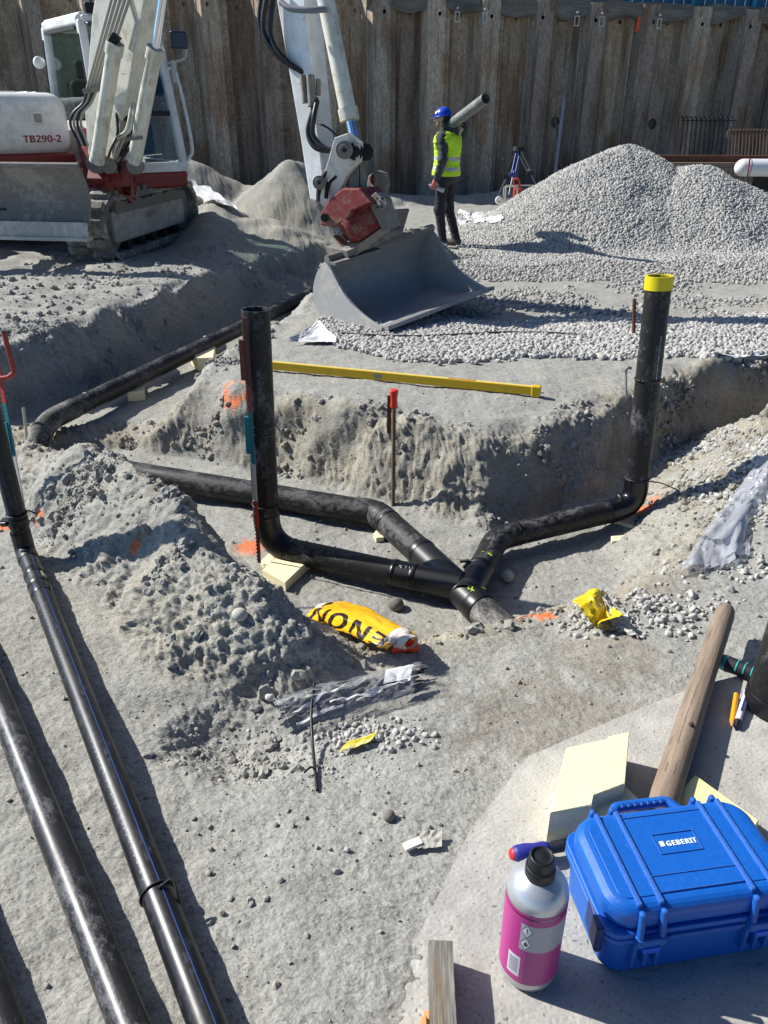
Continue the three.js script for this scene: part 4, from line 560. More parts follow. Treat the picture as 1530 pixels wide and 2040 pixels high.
{
  const foot = at(884, 491, 0), f = V(-.85, 0, -.5).normalize();
  const gy = H(foot.x, foot.z);
  const man = thing('person', 'worker in blue helmet, yellow safety vest and dark trousers carrying a pipe', 'person', [foot.x, gy - .005, foot.z], Math.atan2(f.x, f.z));
  man.scale.setScalar(.885);
  const legs = [[[.09, .92, 0], [.105, .5, .035], .095, .07], [[.105, .5, .035], [.105, .12, -.03], .07, .055], [[-.09, .92, 0], [-.11, .5, -.0], .095, .07], [[-.11, .5, 0], [-.12, .12, -.13], .07, .055]];
  const feet = [[[.105, .055, -.06], [.115, .045, .12], .05, .04], [[-.12, .055, -.16], [-.135, .045, .02], .05, .04]];
  const torso = [[[-.05, .96, 0], [.05, .96, 0], .15, .15], [[0, .98, 0], [0, 1.3, -.01], .15, .165], [[-.12, 1.36, -.01], [.12, 1.36, -.01], .115, .115], [[0, 1.42, 0], [0, 1.52, .03], .075, .06]];
  const larm = [[[.17, 1.4, -.01], [.245, 1.13, -.06], .072, .056], [[.245, 1.13, -.06], [.235, .90, .03], .056, .042]];
  const rarm = [[[-.17, 1.4, -.01], [-.33, 1.24, .06], .072, .056], [[-.33, 1.24, .06], [-.30, 1.44, -.1], .056, .045], [[-.30, 1.44, -.1], [-.27, 1.50, -.13], .045, .04]];
  const wrinkle = (x, y, z) => .006 * noise(x * 18 + z * 9, y * 26) + .004 * noise(z * 30 + 7, y * 40 + x * 12);
  const bodyF = bones([...legs, ...feet, ...torso, ...larm, ...rarm], .045);
  const body = meshField((x, y, z) => bodyF(x, y, z) + wrinkle(x, y, z), [-.5, 0, -.4], [.5, 1.56, .4], .0145);
  // head with brow, nose, chin, ears
  const hc = [.015, 1.625, .065]; const turn = .25, ct = Math.cos(turn), st = Math.sin(turn);   // head turned a little toward the left
  const headF = (x, y, z) => { let X = x - hc[0], Y = y - hc[1], Z = z - hc[2]; [X, Z] = [X * ct - Z * st, X * st + Z * ct]; let d = Math.sqrt((X / .075) ** 2 + (Y / .108) ** 2 + (Z / .095) ** 2) - 1; d *= .08; d = smin(d, cap(X, Y, Z, [0, -.07, .05], [0, -.085, .065], .036, .03), .03); d = smin(d, cap(X, Y, Z, [0, .012, .092], [0, -.022, .108], .009, .015), .012); d = smin(d, cap(X, Y, Z, [-.03, .026, .078], [.03, .026, .078], .013, .013), .012); for (const s of [-1, 1]) { d = smin(d, cap(X, Y, Z, [s * .076, .01, -.005], [s * .08, -.03, 0], .014, .01), .006); d = Math.max(d, -(cap(X, Y, Z, [s * .03, .006, .098], [s * .03, .004, .1], .012, .012))); d = smin(d, cap(X, Y, Z, [s * .03, .004, .082], [s * .03, .003, .083], .011, .011), .003); } d = smin(d, cap(X, Y, Z, [-.018, -.05, .085], [.018, -.05, .085], .008, .008), .008); return smin(d, cap(x, y, z, [0, 1.5, .02], [.01, 1.57, .045], .055, .055), .03); };
  const head = meshField(headF, [-.12, 1.48, -.08], [.15, 1.76, .21], .007);
  // left hand: palm, four fingers curled round the tool, thumb at the side
  const w = [.235, .90, .03], palm = [.232, .84, .06]; const handL = [[w, palm, .034, .036], ...[0, 1, 2, 3].map(i => [[.232 + .002 * i, .815 - .0 * i, .045 + .018 * i], [.215, .775, .052 + .018 * i], .0105, .0095]), ...[0, 1, 2, 3].map(i => [[.215, .775, .052 + .018 * i], [.195, .79, .056 + .018 * i], .0095, .0085]), [[.225, .85, .085], [.205, .815, .105], .012, .010], [[.205, .815, .105], [.195, .79, .1], .010, .009]];
  const hand = meshField(bones(handL, .012), [.13, .74, -.04], [.3, .94, .15], .006);
  const handR = meshField(bones([[[-.27, 1.50, -.13], [-.245, 1.55, -.13], .034, .034], ...[0, 1, 2, 3].map(i => [[-.25, 1.56, -.155 + i * .018], [-.21, 1.585, -.15 + i * .018], .011, .0095]), [[-.25, 1.53, -.1], [-.21, 1.55, -.085], .012, .01]], .012), [-.34, 1.44, -.22], [-.17, 1.62, -.04], .0075);
  const col = (g, fn) => { const p = g.attributes.position, c = new Float32Array(p.count * 3); for (let i = 0; i < p.count; i++) { const q = fn(p.getX(i), p.getY(i), p.getZ(i)); c.set(q, i * 3); } g.setAttribute('color', new THREE.BufferAttribute(c, 3)); return g; };
  const skin = [.56, .34, .25], jacket = [.045, .047, .052], pants = [.018, .018, .022], boot = [.07, .06, .055], glove = [.5, .16, .15], gloveD = [.03, .03, .035];
  col(body, (x, y, z) => y < .1 ? boot : y < .93 && Math.abs(x) < .21 ? pants : jacket);
  col(head, (x, y, z) => { const X = (x - hc[0]) * ct - (z - hc[2]) * st, Z = (x - hc[0]) * st + (z - hc[2]) * ct, Y = y - hc[1]; return Y < .07 && Y > -.085 && Z < .012 && Math.abs(X) < .074 || Y > .06 ? [.04, .03, .025] : (Y < -.03 && Z > .03 ? [.20, .13, .10] : skin); });
  col(hand, () => glove); col(handR, () => gloveD);
  const all = BGU.mergeGeometries([body, head, hand, handR].map(g => { const q = g.toNonIndexed(); q.deleteAttribute('uv'); return q; }));
  obj('body', all, std(0xffffff, .85, { vertexColors: true }), man);
  // vest over the torso, open at the arms
  const vestT = bones(torso.slice(0, 3), .045), arms = bones([...larm.slice(0, 1), ...rarm.slice(0, 1)], .02);
  const vest = meshField((x, y, z) => { const d = vestT(x, y, z) - .02 + wrinkle(x, y, z) * 1.3 + .004 * noise(x * 9, y * 7 + z * 9); return Math.max(d, -(arms(x, y, z) - .012), y - 1.46 - .1 * Math.abs(x), .93 + .03 * z - y); }, [-.3, .85, -.28], [.3, 1.52, .28], .0115);
  col(vest, (x, y, z) => { const s = y - .02 * z; return (s > 1.0 && s < 1.045) || (s > 1.125 && s < 1.17) ? [.42, .43, .42] : [.50, .80, .02]; });
  obj('safety_vest', vest, std(0xffffff, .75, { vertexColors: true }), man);
  obj('hood', meshField((x, y, z) => { const d = bones([[[-.1, 1.46, .02], [0, 1.5, -.09], .05, .055], [[0, 1.5, -.09], [.1, 1.46, .02], .055, .05], [[0, 1.5, -.08], [.0, 1.44, -.13], .05, .035], [[.06, 1.55, .02], [-.05, 1.58, -.01], .06, .06]], .03)(x, y, z); return d + .005 * noise(x * 20, y * 20 + z * 20); }, [-.2, 1.35, -.2], [.2, 1.66, .14], .011), std(0x34363a, .9), man);
  const hel = part('helmet', man); hel.position.set(hc[0], hc[1] + .035, hc[2]); hel.rotation.set(.12, turn * -1 + .0, 0); const hm = phys(0x0a3fb5, .3, { clearcoat: .4 });
  obj('shell', (() => { const g = new THREE.SphereGeometry(1, 32, 18, 0, 6.2832, 0, Math.PI * .52); g.scale(.108, .108, .125); return g; })(), hm, hel); obj('brim', (() => { const g = new THREE.TorusGeometry(.108, .012, 8, 36).rotateX(Math.PI / 2).scale(1.02, .6, 1.2); g.translate(0, -.006, .008); return g; })(), hm, hel); obj('peak', rbox(.15, .012, .07, .006, 0, -.01, .125, .15), hm, hel); obj('emblem', mv(new THREE.CylinderGeometry(.018, .018, .004, 16), .104, .045, .03, 0, 0, -1.2), std(0xd7dade, .5), hel);
  // what he carries
  man.updateMatrixWorld();
  const a = atz(897, 249, -10.22), b = atz(968, 196, -9.55), t = thing('carried_pipe', 'grey pipe resting on the shoulder of the worker in the blue helmet', 'pipe'); obj('pipe', pipeShell(a, b, .058, .006), std(0xffffff, .6, { map: grime([.42, .44, .43], [.6, .61, .58], 5, .7) }), t);
  const h2 = man.localToWorld(V(.2, .80, .10)), e2 = atz(884, 380, h2.z + .05); const tool = thing('hand_tool', 'short white and red tool held low in the left hand of the worker', 'tool'); obj('grip', rod(h2, h2.clone().lerp(e2, .45), .02, .018, 12), std(0xb53a3a, .6), tool); obj('barrel', [rod(h2.clone().lerp(e2, .4), e2, .024, .026, 14), rod(h2.clone().lerp(e2, -.35), h2, .014, .014, 10)], std(0xc9c6c4, .5), tool);
}
// ---------------------------------------------------------------- things on the slab
console.log('front');
{
  // blue tool case
  const W = .40, D = .245, HT = .192, t = thing('tool_case', 'closed blue plastic tool case with ribbed lid standing on the slab', 'case', [.592, .002, -1.062], .15);
  const bl = phys(0xffffff, .45, { bumpMap: concBump, bumpScale: .0006, map: dataTex(512, 512, (u, v) => { const a = tnoise(u, v, 6, 3), c = tnoise(u, v, 160, 4), s = tnoise(u * .3, v, 200, 5), s2 = tnoise(u, v * .25, 180, 6); let k = .08 * sstep(.55, .9, a) + .05 * c; if (s > .955 || s2 > .96) k += .12; return [.03 + k * .9, .345 + k * .5, .70 + k * .2]; }, true) });
  const rrect = (w, d, r) => { const s = new THREE.Shape(), x = w / 2, y = d / 2; s.moveTo(-x + r, -y); s.lineTo(x - r, -y); s.absarc(x - r, -y + r, r, -Math.PI / 2, 0); s.lineTo(x, y - r); s.absarc(x - r, y - r, r, 0, Math.PI / 2); s.lineTo(-x + r, y); s.absarc(-x + r, y - r, r, Math.PI / 2, Math.PI); s.lineTo(-x, -y + r); s.absarc(-x + r, -y + r, r, Math.PI, Math.PI * 1.5); return s; };
  const slab = (w, d, r, h, y, bev) => { const g = new THREE.ExtrudeGeometry(rrect(w - 2 * bev, d - 2 * bev, r), { depth: h - 2 * bev, bevelEnabled: true, bevelSize: bev, bevelThickness: bev, bevelSegments: 5, curveSegments: 8 }); g.rotateX(-Math.PI / 2); g.translate(0, y + bev, 0); return g; };
  const low = slab(W - .02, D - .02, .03, .115, 0, .012); { const p = low.attributes.position; for (let i = 0; i < p.count; i++) { const k = lerp(.965, 1, clamp(p.getY(i) / .115)); p.setX(i, p.getX(i) * k); p.setZ(i, p.getZ(i) * k); } low.computeVertexNormals(); }
  obj('base_shell', [low, slab(W - .004, D - .004, .032, .014, .105, .004)], bl, t);
  const lid = part('lid', t); obj('lid_shell', [slab(W - .004, D - .004, .032, .016, .121, .004), slab(W - .014, D - .014, .034, .064, .128, .024)], bl, lid);
  obj('lid_panel', [slab(W - .07, D - .07, .02, .004, .190, .0015)], bl, lid);
  for (const x of [-.135, -.092, .092, .135]) obj('lid_rib', [rbox(.011, .012, D - .03, .004, x, .193, 0), rbox(.012, .07, .014, .005, x, .158, D / 2 + .0, -.12), rbox(.012, .06, .014, .005, x, .16, -D / 2, .1)], bl, lid);
  for (const z of [-.088, .05, .085]) obj('panel_line', rbox(.17, .003, .0025, .001, 0, .1945, z), bl, lid);
  for (const [x, w2] of [[-.1135, .06], [.1135, .06]]) { const la = part('latch', t); obj('latch_plate', [rbox(w2, .022, .02, .005, x, .122, D / 2 + .004), rbox(.008, .07, .02, .003, x - .024, .075, D / 2 - .006), rbox(.008, .07, .02, .003, x, .075, D / 2 - .006), rbox(.008, .07, .02, .003, x + .024, .075, D / 2 - .006)], bl, la); obj('latch_clip', rbox(.036, .016, .012, .004, x, .108, D / 2 + .012), phys(0x0d5ad0, .35), la); }
  obj('front_rim', rbox(.15, .012, .008, .003, 0, .118, D / 2), bl, t);
  const handle = part('handle', t); obj('grip', tube([V(-.095, .135, -D / 2 + .01), V(-.058, .14, -D / 2 - .04), V(.058, .14, -D / 2 - .04), V(.095, .135, -D / 2 + .01)], .0115, 40, 10, false, .08), bl, handle); obj('grip_insert', [0, 1, 2, 3, 4, 5, 6].map(i => rbox(.011, .008, .014, .003, -.045 + i * .015, .147, -D / 2 - .036)), std(0x083a86, .5), handle);
  obj('corner_guard', [rbox(.016, .07, .07, .006, -W / 2 + .004, .1, D / 2 - .055, 0, -.12, 0)], std(0x0b2c66, .5), t);
  obj('name_frame', [rbox(.088, .003, .002, .0008, 0, .1948, -.028 - .012), rbox(.088, .003, .002, .0008, 0, .1948, .018 - .012), rbox(.002, .003, .046, .0008, -.044, .1948, -.017), rbox(.002, .003, .046, .0008, .044, .1948, -.017)], bl, lid);
  const tg = new TextGeometry('GEBERIT', { font: globalThis.__font, size: .0116, depth: .0008, curveSegments: 4 }); tg.rotateX(-Math.PI / 2); tg.translate(-.024, .1946, -.010); obj('lettering', [tg, box(.009, .0008, .012, -.032, .1950, -.0165)], std(0xdfe6ee, .5), lid);
}
{
  // cleaner bottle
  const p = at(1050, 1926, 0), t = thing('cleaner_bottle', 'silver and pink cleaner bottle with black cap beside the blue case', 'bottle', [p.x, .003, p.z], .2); t.scale.setScalar(.93);
  const R = .061, silver = phys(0xc4c6c9, .32, { metalness: .55 });
  obj('bottle_body', lathe([[0, 0], [R - .012, .001], [R - .003, .006], [R, .018], [R, .25], [R - .002, .26], [R - .008, .269], [.046, .281], [.030, .290], [.026, .296], [0, .30]], 56), silver, t);
  const label = canvasTex(1024, 512, (c, w, h) => {
    c.fillStyle = '#b23a82'; c.fillRect(0, 0, w, h); for (let i = 0; i < 26; i++) { c.fillStyle = `rgba(190,90,150,${.06})`; c.fillRect((i * 97) % w, 0, 30, h); }
    c.fillStyle = '#5a1040'; c.fillRect(0, 18, w, 12); c.fillStyle = '#d9c9d3'; for (let i = 0; i < 24; i++) c.fillRect(430 + i * 7, 21, 4, 6);
    c.fillStyle = '#a9a9ab'; c.fillRect(300, 70, 470, 185); c.fillStyle = '#c9c9cb'; for (let i = 0; i < 900; i++) c.fillRect(300 + (i * 71.3) % 468, 70 + (i * 37.7) % 183, 2, 2);
    const dia = (x, y) => { c.fillStyle = '#e8e8e8'; c.beginPath(); c.moveTo(x, y - 42); c.lineTo(x + 42, y); c.lineTo(x, y + 42); c.lineTo(x - 42, y); c.closePath(); c.fill(); c.strokeStyle = '#3b2b33'; c.lineWidth = 4; c.stroke(); };
    dia(350, 116); c.fillStyle = '#2a2026'; c.fillRect(346, 92, 8, 30); c.fillRect(346, 128, 8, 9); dia(350, 206); c.beginPath(); c.moveTo(338, 222); c.lineTo(362, 222); c.lineTo(366, 200); c.lineTo(356, 206); c.lineTo(352, 186); c.lineTo(342, 200); c.lineTo(336, 198); c.closePath(); c.fillStyle = '#2a2026'; c.fill();
    c.fillStyle = '#7c1450'; c.fillRect(780, 40, 50, h - 40); c.fillStyle = '#d7d2d6'; c.fillRect(215, 320, 110, 150); c.fillStyle = '#6b6468'; for (let i = 0; i < 12; i++) c.fillRect(230, 345 + i * 9, 80, i % 3 ? 4 : 6);
  });
  const lg = new THREE.CylinderGeometry(R + .0006, R + .0006, .212, 60, 1, true, -2.1, 4.3); lg.translate(0, .136, 0); obj('label', lg, std(0xffffff, .45, { map: label, side: THREE.DoubleSide }), t);
  obj('cap', lathe([[.027, .286], [.0295, .29], [.0295, .312], [.028, .315], [.025, .316], [.025, .336], [.023, .341], [.02, .343], [.019, .339], [.012, .340], [0, .341]], 40), std(0x17181b, .4), t);
}
{
  const hA = at(1020, 1702, .03), hB = at(1092, 1690, .03), hC = at(1120, 1694, .03); const t = thing('screwdriver', 'screwdriver with blue and red handle lying behind the bottle', 'screwdriver'); const d = hB.clone().sub(hA).normalize(); const q = new THREE.Quaternion().setFromUnitVectors(V(0, 1, 0), d); const g = lathe([[0, 0], [.014, .002], [.018, .012], [.019, .03], [.016, .055], [.017, .075], [.012, .09], [0, .092]], 20); g.applyQuaternion(q).translate(hA.x, hA.y, hA.z); obj('handle', g, std(0x2a2e86, .5), t); const e = lathe([[0, -.006], [.010, -.005], [.0145, .003], [.0152, .009], [0, .01]], 18); e.applyQuaternion(q).translate(hA.x, hA.y, hA.z); obj('handle_end', e, std(0xc4282c, .5), t); obj('blade', rod(hA.clone().addScaledVector(d, .09), hA.clone().addScaledVector(d, .17), .006), std(0x55575a, .4, { metalness: .7 }), t); obj('ferrule', rod(hA.clone().addScaledVector(d, .085), hA.clone().addScaledVector(d, .12), .013), std(0x26262b, .5), t);
}
const foam = std(0xf1e8c2, .85, { bumpMap: soilBump, bumpScale: .0012, map: dataTex(256, 256, (u, v) => { const k = .97 + .05 * (tnoise(u, v, 60, 3) - .5) + .03 * (tnoise(u, v, 8, 4) - .5) - (tnoise(u, v, 90, 6) > .93 ? .1 : 0); return [k, k * .99, k * .97]; }, true) });
function slabFoam(name, label, pts, y0, y1, m = foam, group, cat = 'foam block') { const g = new THREE.ExtrudeGeometry(shapeOf(pts.map(([x, z]) => [x, -z])), { depth: y1 - y0 - .004, bevelEnabled: true, bevelSize: .002, bevelThickness: .002, bevelSegments: 1 }); g.rotateX(-Math.PI / 2); g.translate(0, y0 + .002, 0); const o = obj(name, g, m); uvm(o.geometry, 3); return tag(o, label, cat, group); }
const pz = (px, py, h) => { const p = at(px, py, h); return [p.x, p.z]; };
slabFoam('foam_block', 'thick notched cream foam block standing behind the blue case', [pz(1130, 1490, .1), pz(1212, 1472, .1), pz(1214, 1467, .1), pz(1253, 1458, .1), pz(1244, 1560, .1), pz(1182, 1583, .1), pz(1178, 1602, .1), pz(1098, 1618, .1)], .003, .1);
slabFoam('foam_offcut', 'small cream foam offcut lying in the notch of the thick foam block', [pz(1182, 1586, .06), pz(1246, 1568, .06), pz(1272, 1592, .06), pz(1200, 1630, .06)], .003, .06);
{ const o = slabFoam('foam_board', 'flat pale yellow foam board under the upper right corner of the blue case', [pz(1352, 1580, .04), pz(1386, 1545, .04), pz(1510, 1634, .04), pz(1494, 1662, .04), pz(1440, 1655, .04)], .003, .04, std(0xe3dd9f, .85, { bumpMap: soilBump, bumpScale: .001 })); }
{
  // round wooden handle
  const woodMap = dataTex(512, 256, (u, v) => { const g = tnoise(u * .25, v, 40, 2), b = tnoise(u, v, 8, 3), c = tnoise(u, v, 90, 4), cr = tnoise(u * .12, v, 64, 5); let k = .92 + .16 * (g - .5) + .14 * (b - .5) + .08 * (c - .5); if (cr > .9) k -= .25; return [k * .56, k * .49, k * .42]; }, true);
  const a = at(1318, 1612, .042), b = at(1447, 1212, .04), t = thing('wooden_handle', 'long round weathered wooden handle lying across the slab edge', 'handle'); const d = b.clone().sub(a), Ln = d.length(); const g = lathe([[0, 0], [.03, .002], [.034, .012], [.036, .05], [.035, Ln * .35], [.0335, Ln * .6], [.032, Ln - .05], [.029, Ln - .02], [.024, Ln - .004], [0, Ln]], 36); { const p = g.attributes.position; for (let i = 0; i < p.count; i++) { const k = 1 + .03 * noise(p.getY(i) * 6, p.getX(i) * 20) + (p.getX(i) > .02 && p.getY(i) < Ln * .62 ? -.12 : 0); p.setX(i, p.getX(i) * k); } g.computeVertexNormals(); const uv = g.attributes.uv; for (let i = 0; i < uv.count; i++) { const U = uv.getX(i), Vv = p.getY(i); uv.setXY(i, Vv * 1.2, U); } } g.applyQuaternion(new THREE.Quaternion().setFromUnitVectors(V(0, 1, 0), d.normalize())); g.translate(a.x, a.y, a.z); obj('shaft', g, std(0xffffff, .8, { map: woodMap, bumpMap: woodMap, bumpScale: .002 }), t); obj('knot', mv(new THREE.SphereGeometry(.007, 10, 8), ...mid(a, b, .3).add(V(.005, .038, .006)).toArray()), std(0x4a3a2c, .8), t);
  // timber offcut at the bottom edge
  const tim = thing('timber_offcut', 'weathered grey timber offcut with a split orange edge at the bottom', 'timber', [0, 0, 0]); const c0 = at(872, 1905, .0), c1 = at(850, 2200, .0); const tg = (() => { const g = new THREE.BoxGeometry(.047, .06, .5, 6, 6, 50); const p = g.attributes.position; for (let i = 0; i < p.count; i++) { const n = .0018 * noise(p.getX(i) * 300, p.getZ(i) * 25) + .0012 * noise(p.getX(i) * 900, p.getZ(i) * 40); p.setY(i, p.getY(i) + n); p.setX(i, p.getX(i) + .0012 * noise(p.getZ(i) * 30, p.getY(i) * 200)); } g.computeVertexNormals(); return g; })();
  const greyWood = dataTex(256, 512, (u, v) => { const g = tnoise(u, v * .2, 50, 2), b = tnoise(u, v * .5, 12, 3), c = tnoise(u, v, 90, 4); const k = .9 + .3 * (g - .5) + .2 * (b - .5) + .08 * (c - .5), s = sstep(.6, .75, tnoise(u, v, 4, 9)); return [k * lerp(.52, .52, s), k * lerp(.505, .47, s), k * lerp(.465, .40, s)]; }, true);
  const tb = obj('plank', tg, std(0xffffff, .9, { map: greyWood }), tim); tb.position.set(c0.x - .005, .035, c0.z + .26); tb.rotation.y = -.03;
  const sp = []; const r = rng(4); for (let i = 0; i < 9; i++) sp.push(rbox(.006 + r() * .006, .012 + r() * .03, .05 + r() * .1, .002, -.026 - r() * .004, -.018 + r() * .02, -.1 + i * .038, (r() - .5) * .1, (r() - .5) * .06, .3)); const so = obj('split_edge', sp, std(0xc08a55, .85), tim); so.position.copy(tb.position); so.rotation.copy(tb.rotation); so.userData.kind = 'stuff';
  // pencil, marker, gripped tool
  const pA = at(1466, 1386, .012), pB = at(1459, 1438, .012), pe1 = thing('pencil', 'short yellow carpenter pencil lying on the slab near the right edge', 'pencil'); obj('shaft', rod(pB, pA, .0075, .0075, 6), std(0xd99a12, .5), pe1); obj('tip', rod(pB.clone().addScaledVector(pB.clone().sub(pA).normalize(), .02), pB, .002, .0075, 6), std(0xb98250, .7), pe1); obj('end', rod(pA, pA.clone().addScaledVector(pA.clone().sub(pB).normalize(), .006), .0075, .007, 12), std(0xe0b02a, .5), pe1);
  const mA = at(1489, 1378, .014), mB = at(1470, 1436, .014), mk = thing('marker_pen', 'white marker pen with dark tip beside the yellow pencil', 'pen'); obj('barrel', rod(mB, mA, .009, .009, 16), std(0xd6d8de, .4), mk); obj('tip', [rod(mB.clone().addScaledVector(mB.clone().sub(mA).normalize(), .025), mB, .004, .009, 14)], std(0x1d1d24, .5), mk); obj('clip', beam(mid(mA, mB, .2).add(V(0, .0105, 0)), mid(mA, mB, .75).add(V(0, .0105, 0)), .004, .002), std(0x2a2f66, .4), mk);
  const gA = at(1437, 1318, .02), gB = at(1520, 1348, .03), gt = thing('gripped_tool', 'tool with black rubber grip and teal ribs behind the wooden handle', 'tool'); const gd = gB.clone().sub(gA).normalize(), gp = s => gA.clone().addScaledVector(gd, s); obj('end_cap', [rod(gp(-.006), gp(.018), .022, .026, 20)], std(0x2f8d93, .5), gt); obj('grip', [rod(gp(.015), gp(.16), .025, .019, 20)], std(0x17191d, .7), gt); for (let i = 0; i < 4; i++) obj('rib', new THREE.TorusGeometry(.0225 - i * .0008, .0032, 6, 22, 3.4).rotateZ(-.3).applyQuaternion(new THREE.Quaternion().setFromUnitVectors(V(0, 0, 1), gd)).translate(...gp(.05 + i * .022).toArray()), std(0x2f8d93, .5), gt);
}
// ---------------------------------------------------------------- stakes, wedges and rubbish
console.log('middle');
const groundAt = (px, py) => { let h = 0; for (let i = 0; i < 25; i++) { const p = at(px, py, h); h = lerp(h, H(p.x, p.z), .5); } return at(px, py, h); };
const rust = std(0xffffff, .85, { map: grime([.36, .20, .15], [.48, .33, .25], 15, .7) }), redSt = std(0xffffff, .7, { map: grime([.55, .20, .16], [.50, .33, .28], 17, .6) }), teal = std(0x1c6e74, .65), whiteSt = std(0xc6c1b6, .7), redO = std(0xb23a2e, .6);
// notched marking staffs: coloured bands with saw-tooth edge, sliding plates
function staff(name, label, a, b, bands, plates, w = .02) {
  const t = thing(name, label, 'staff'); const d = b.clone().sub(a), Ln = d.length(); d.normalize(); const fx = V(1, 0, .25).addScaledVector(d, -V(1, 0, .25).dot(d)).normalize(), fz = V().crossVectors(fx, d); const m = M4().makeBasis(fx, d, fz); m.setPosition(a);
  const mats = { r: redSt, t: teal, w: whiteSt, d: rust, o: redO };
  for (const [s0, s1, c] of bands) { const y0 = s0 * Ln, y1 = s1 * Ln, pts = [[w / 2, y0], [w / 2, y1], [-w / 2, y1]]; const n = Math.max(2, Math.round((y1 - y0) / .018)); for (let i = 0; i < n; i++) { const y = y1 - (y1 - y0) * i / n, q = (y1 - y0) / n; pts.push([-w / 2 - (c === 'w' ? .0 : 0), y - q * .3], [-w / 2 + .006, y - q * .45], [-w / 2 + .006, y - q * .85]); } pts.push([-w / 2, y0]); const g = extrude(pts, .006); g.applyMatrix4(m); obj('band', g, mats[c], t); }
  for (const [s0, s1, c, off] of plates) { const g = rbox(.022, (s1 - s0) * Ln, .012, .002, off, (s0 + s1) / 2 * Ln, .003); g.applyMatrix4(m); obj('slider', g, mats[c], t); }
  return t;
}
{ const a = atz(516, 1120, -2.92), b = atz(487, 632, -2.935); staff('marking_staff', 'notched staff in red, teal and white strapped to the left riser pipe', a, b, [[0, .17, 'd'], [.17, .28, 'o'], [.28, .44, 'w'], [.44, .65, 't'], [.65, .75, 'r'], [.75, 1, 'd']], [[.48, .63, 't', -.014], [.77, .92, 'd', -.016]]); }
{ const a = at(56, 1066, .0), b = atz(2, 765, a.z - .25), c = a.clone().lerp(b, 1.5); staff('marking_staff', 'notched staff in teal, white and red beside the riser at the left edge', a, c, [[0, .1, 'd'], [.1, .35, 'w'], [.35, .58, 't'], [.58, 1, 'o']], [[.36, .5, 't', -.01]], .022);
  const t = thing('hooked_bar', 'red bent steel bar above the staff at the left edge', 'bar'); const z = b.z; obj('rod', tube([atz(8, 662, z), atz(20, 710, z), atz(28, 742, z), atz(16, 752, z), atz(-12, 756, z)], .010, 40, 8, false, .1), std(0x9c3a34, .7), t);
  const e = groundAt(52, 897); const u = thing('hooked_bar', 'slim white and green bent bar next to the dusty pipe elbow', 'bar'); obj('rod', tube([atz(46, 812, e.z), atz(51, 850, e.z), atz(54, 886, e.z)], .009, 20, 8), whiteSt, u); obj('foot', tube([atz(54, 884, e.z), atz(55, 896, e.z), atz(30, 900, e.z)], .008, 14, 8, false, .1), std(0x3d9a80, .6), u); }
// rebar stakes
function rebar(a, b, r, m, parent, name = 'bar') { const d = b.clone().sub(a), Ln = d.length(); const prof = [[0, 0]]; const n = Math.round(Ln / .012); for (let i = 0; i <= n; i++) { const y = i / n * Ln; prof.push([r, y], [r, y + Ln / n * .45], [r * 1.22, y + Ln / n * .55], [r * 1.22, y + Ln / n * .8]); } prof.push([0, Ln + .01]); const g = lathe(prof, 10); g.applyQuaternion(new THREE.Quaternion().setFromUnitVectors(V(0, 1, 0), d.normalize())); g.translate(a.x, a.y, a.z); return obj(name, g, m, parent); }
const capGeo = () => lathe([[0, 0], [.017, 0], [.019, .006], [.0165, .03], [.0165, .055], [.02, .072], [.021, .085], [.018, .09], [0, .088]], 22);
{
  const a = at(783, 1008, -.3), b = atz(785, 792, a.z - .02), t = thing('rebar_stake', 'ribbed rebar stake with red plastic cap standing in the trench', 'stake'); rebar(a, b, .0095, std(0xffffff, .8, { map: grime([.42, .34, .27], [.52, .47, .40], 25, .8) }), t); const c = capGeo(); c.translate(b.x, b.y - .05, b.z); obj('cap', c, std(0xd0331d, .4), t);
  const p = atz(775, 862, a.z - .05), q = atz(776, 788, a.z - .06), u = thing('flat_bar', 'short rusty flat bar hanging behind the red capped stake', 'bar'); obj('plate', beam(p, q, .02, .01), rust, u); obj('tip', beam(q, q.clone().add(V(0, .02, 0)), .012, .012), rust, u);
}
{ const e = groundAt(1264, 672), b = atz(1264, 598, e.z), t = thing('rebar_stake', 'short bare rusty rebar stake left of the tape wrapped riser', 'stake'); rebar(e.clone().add(V(0, -.05, 0)), b, .011, rust, t); }
{ const e = groundAt(1249, 797), t = thing('strap_iron', 'grey bent strap iron sticking out of the trench edge', 'bar'); obj('strap', [beam(e.clone().add(V(0, -.03, 0)), atz(1247, 765, e.z), .022, .006), beam(atz(1247, 767, e.z), atz(1247, 742, e.z), .024, .006)], std(0x7d7f80, .5, { metalness: .5 }), t); obj('hook', tube([atz(1247, 743, e.z), atz(1248, 735, e.z), atz(1254, 732, e.z), atz(1257, 735, e.z)], .008, 14, 6), std(0x7d7f80, .5, { metalness: .5 }), t); }
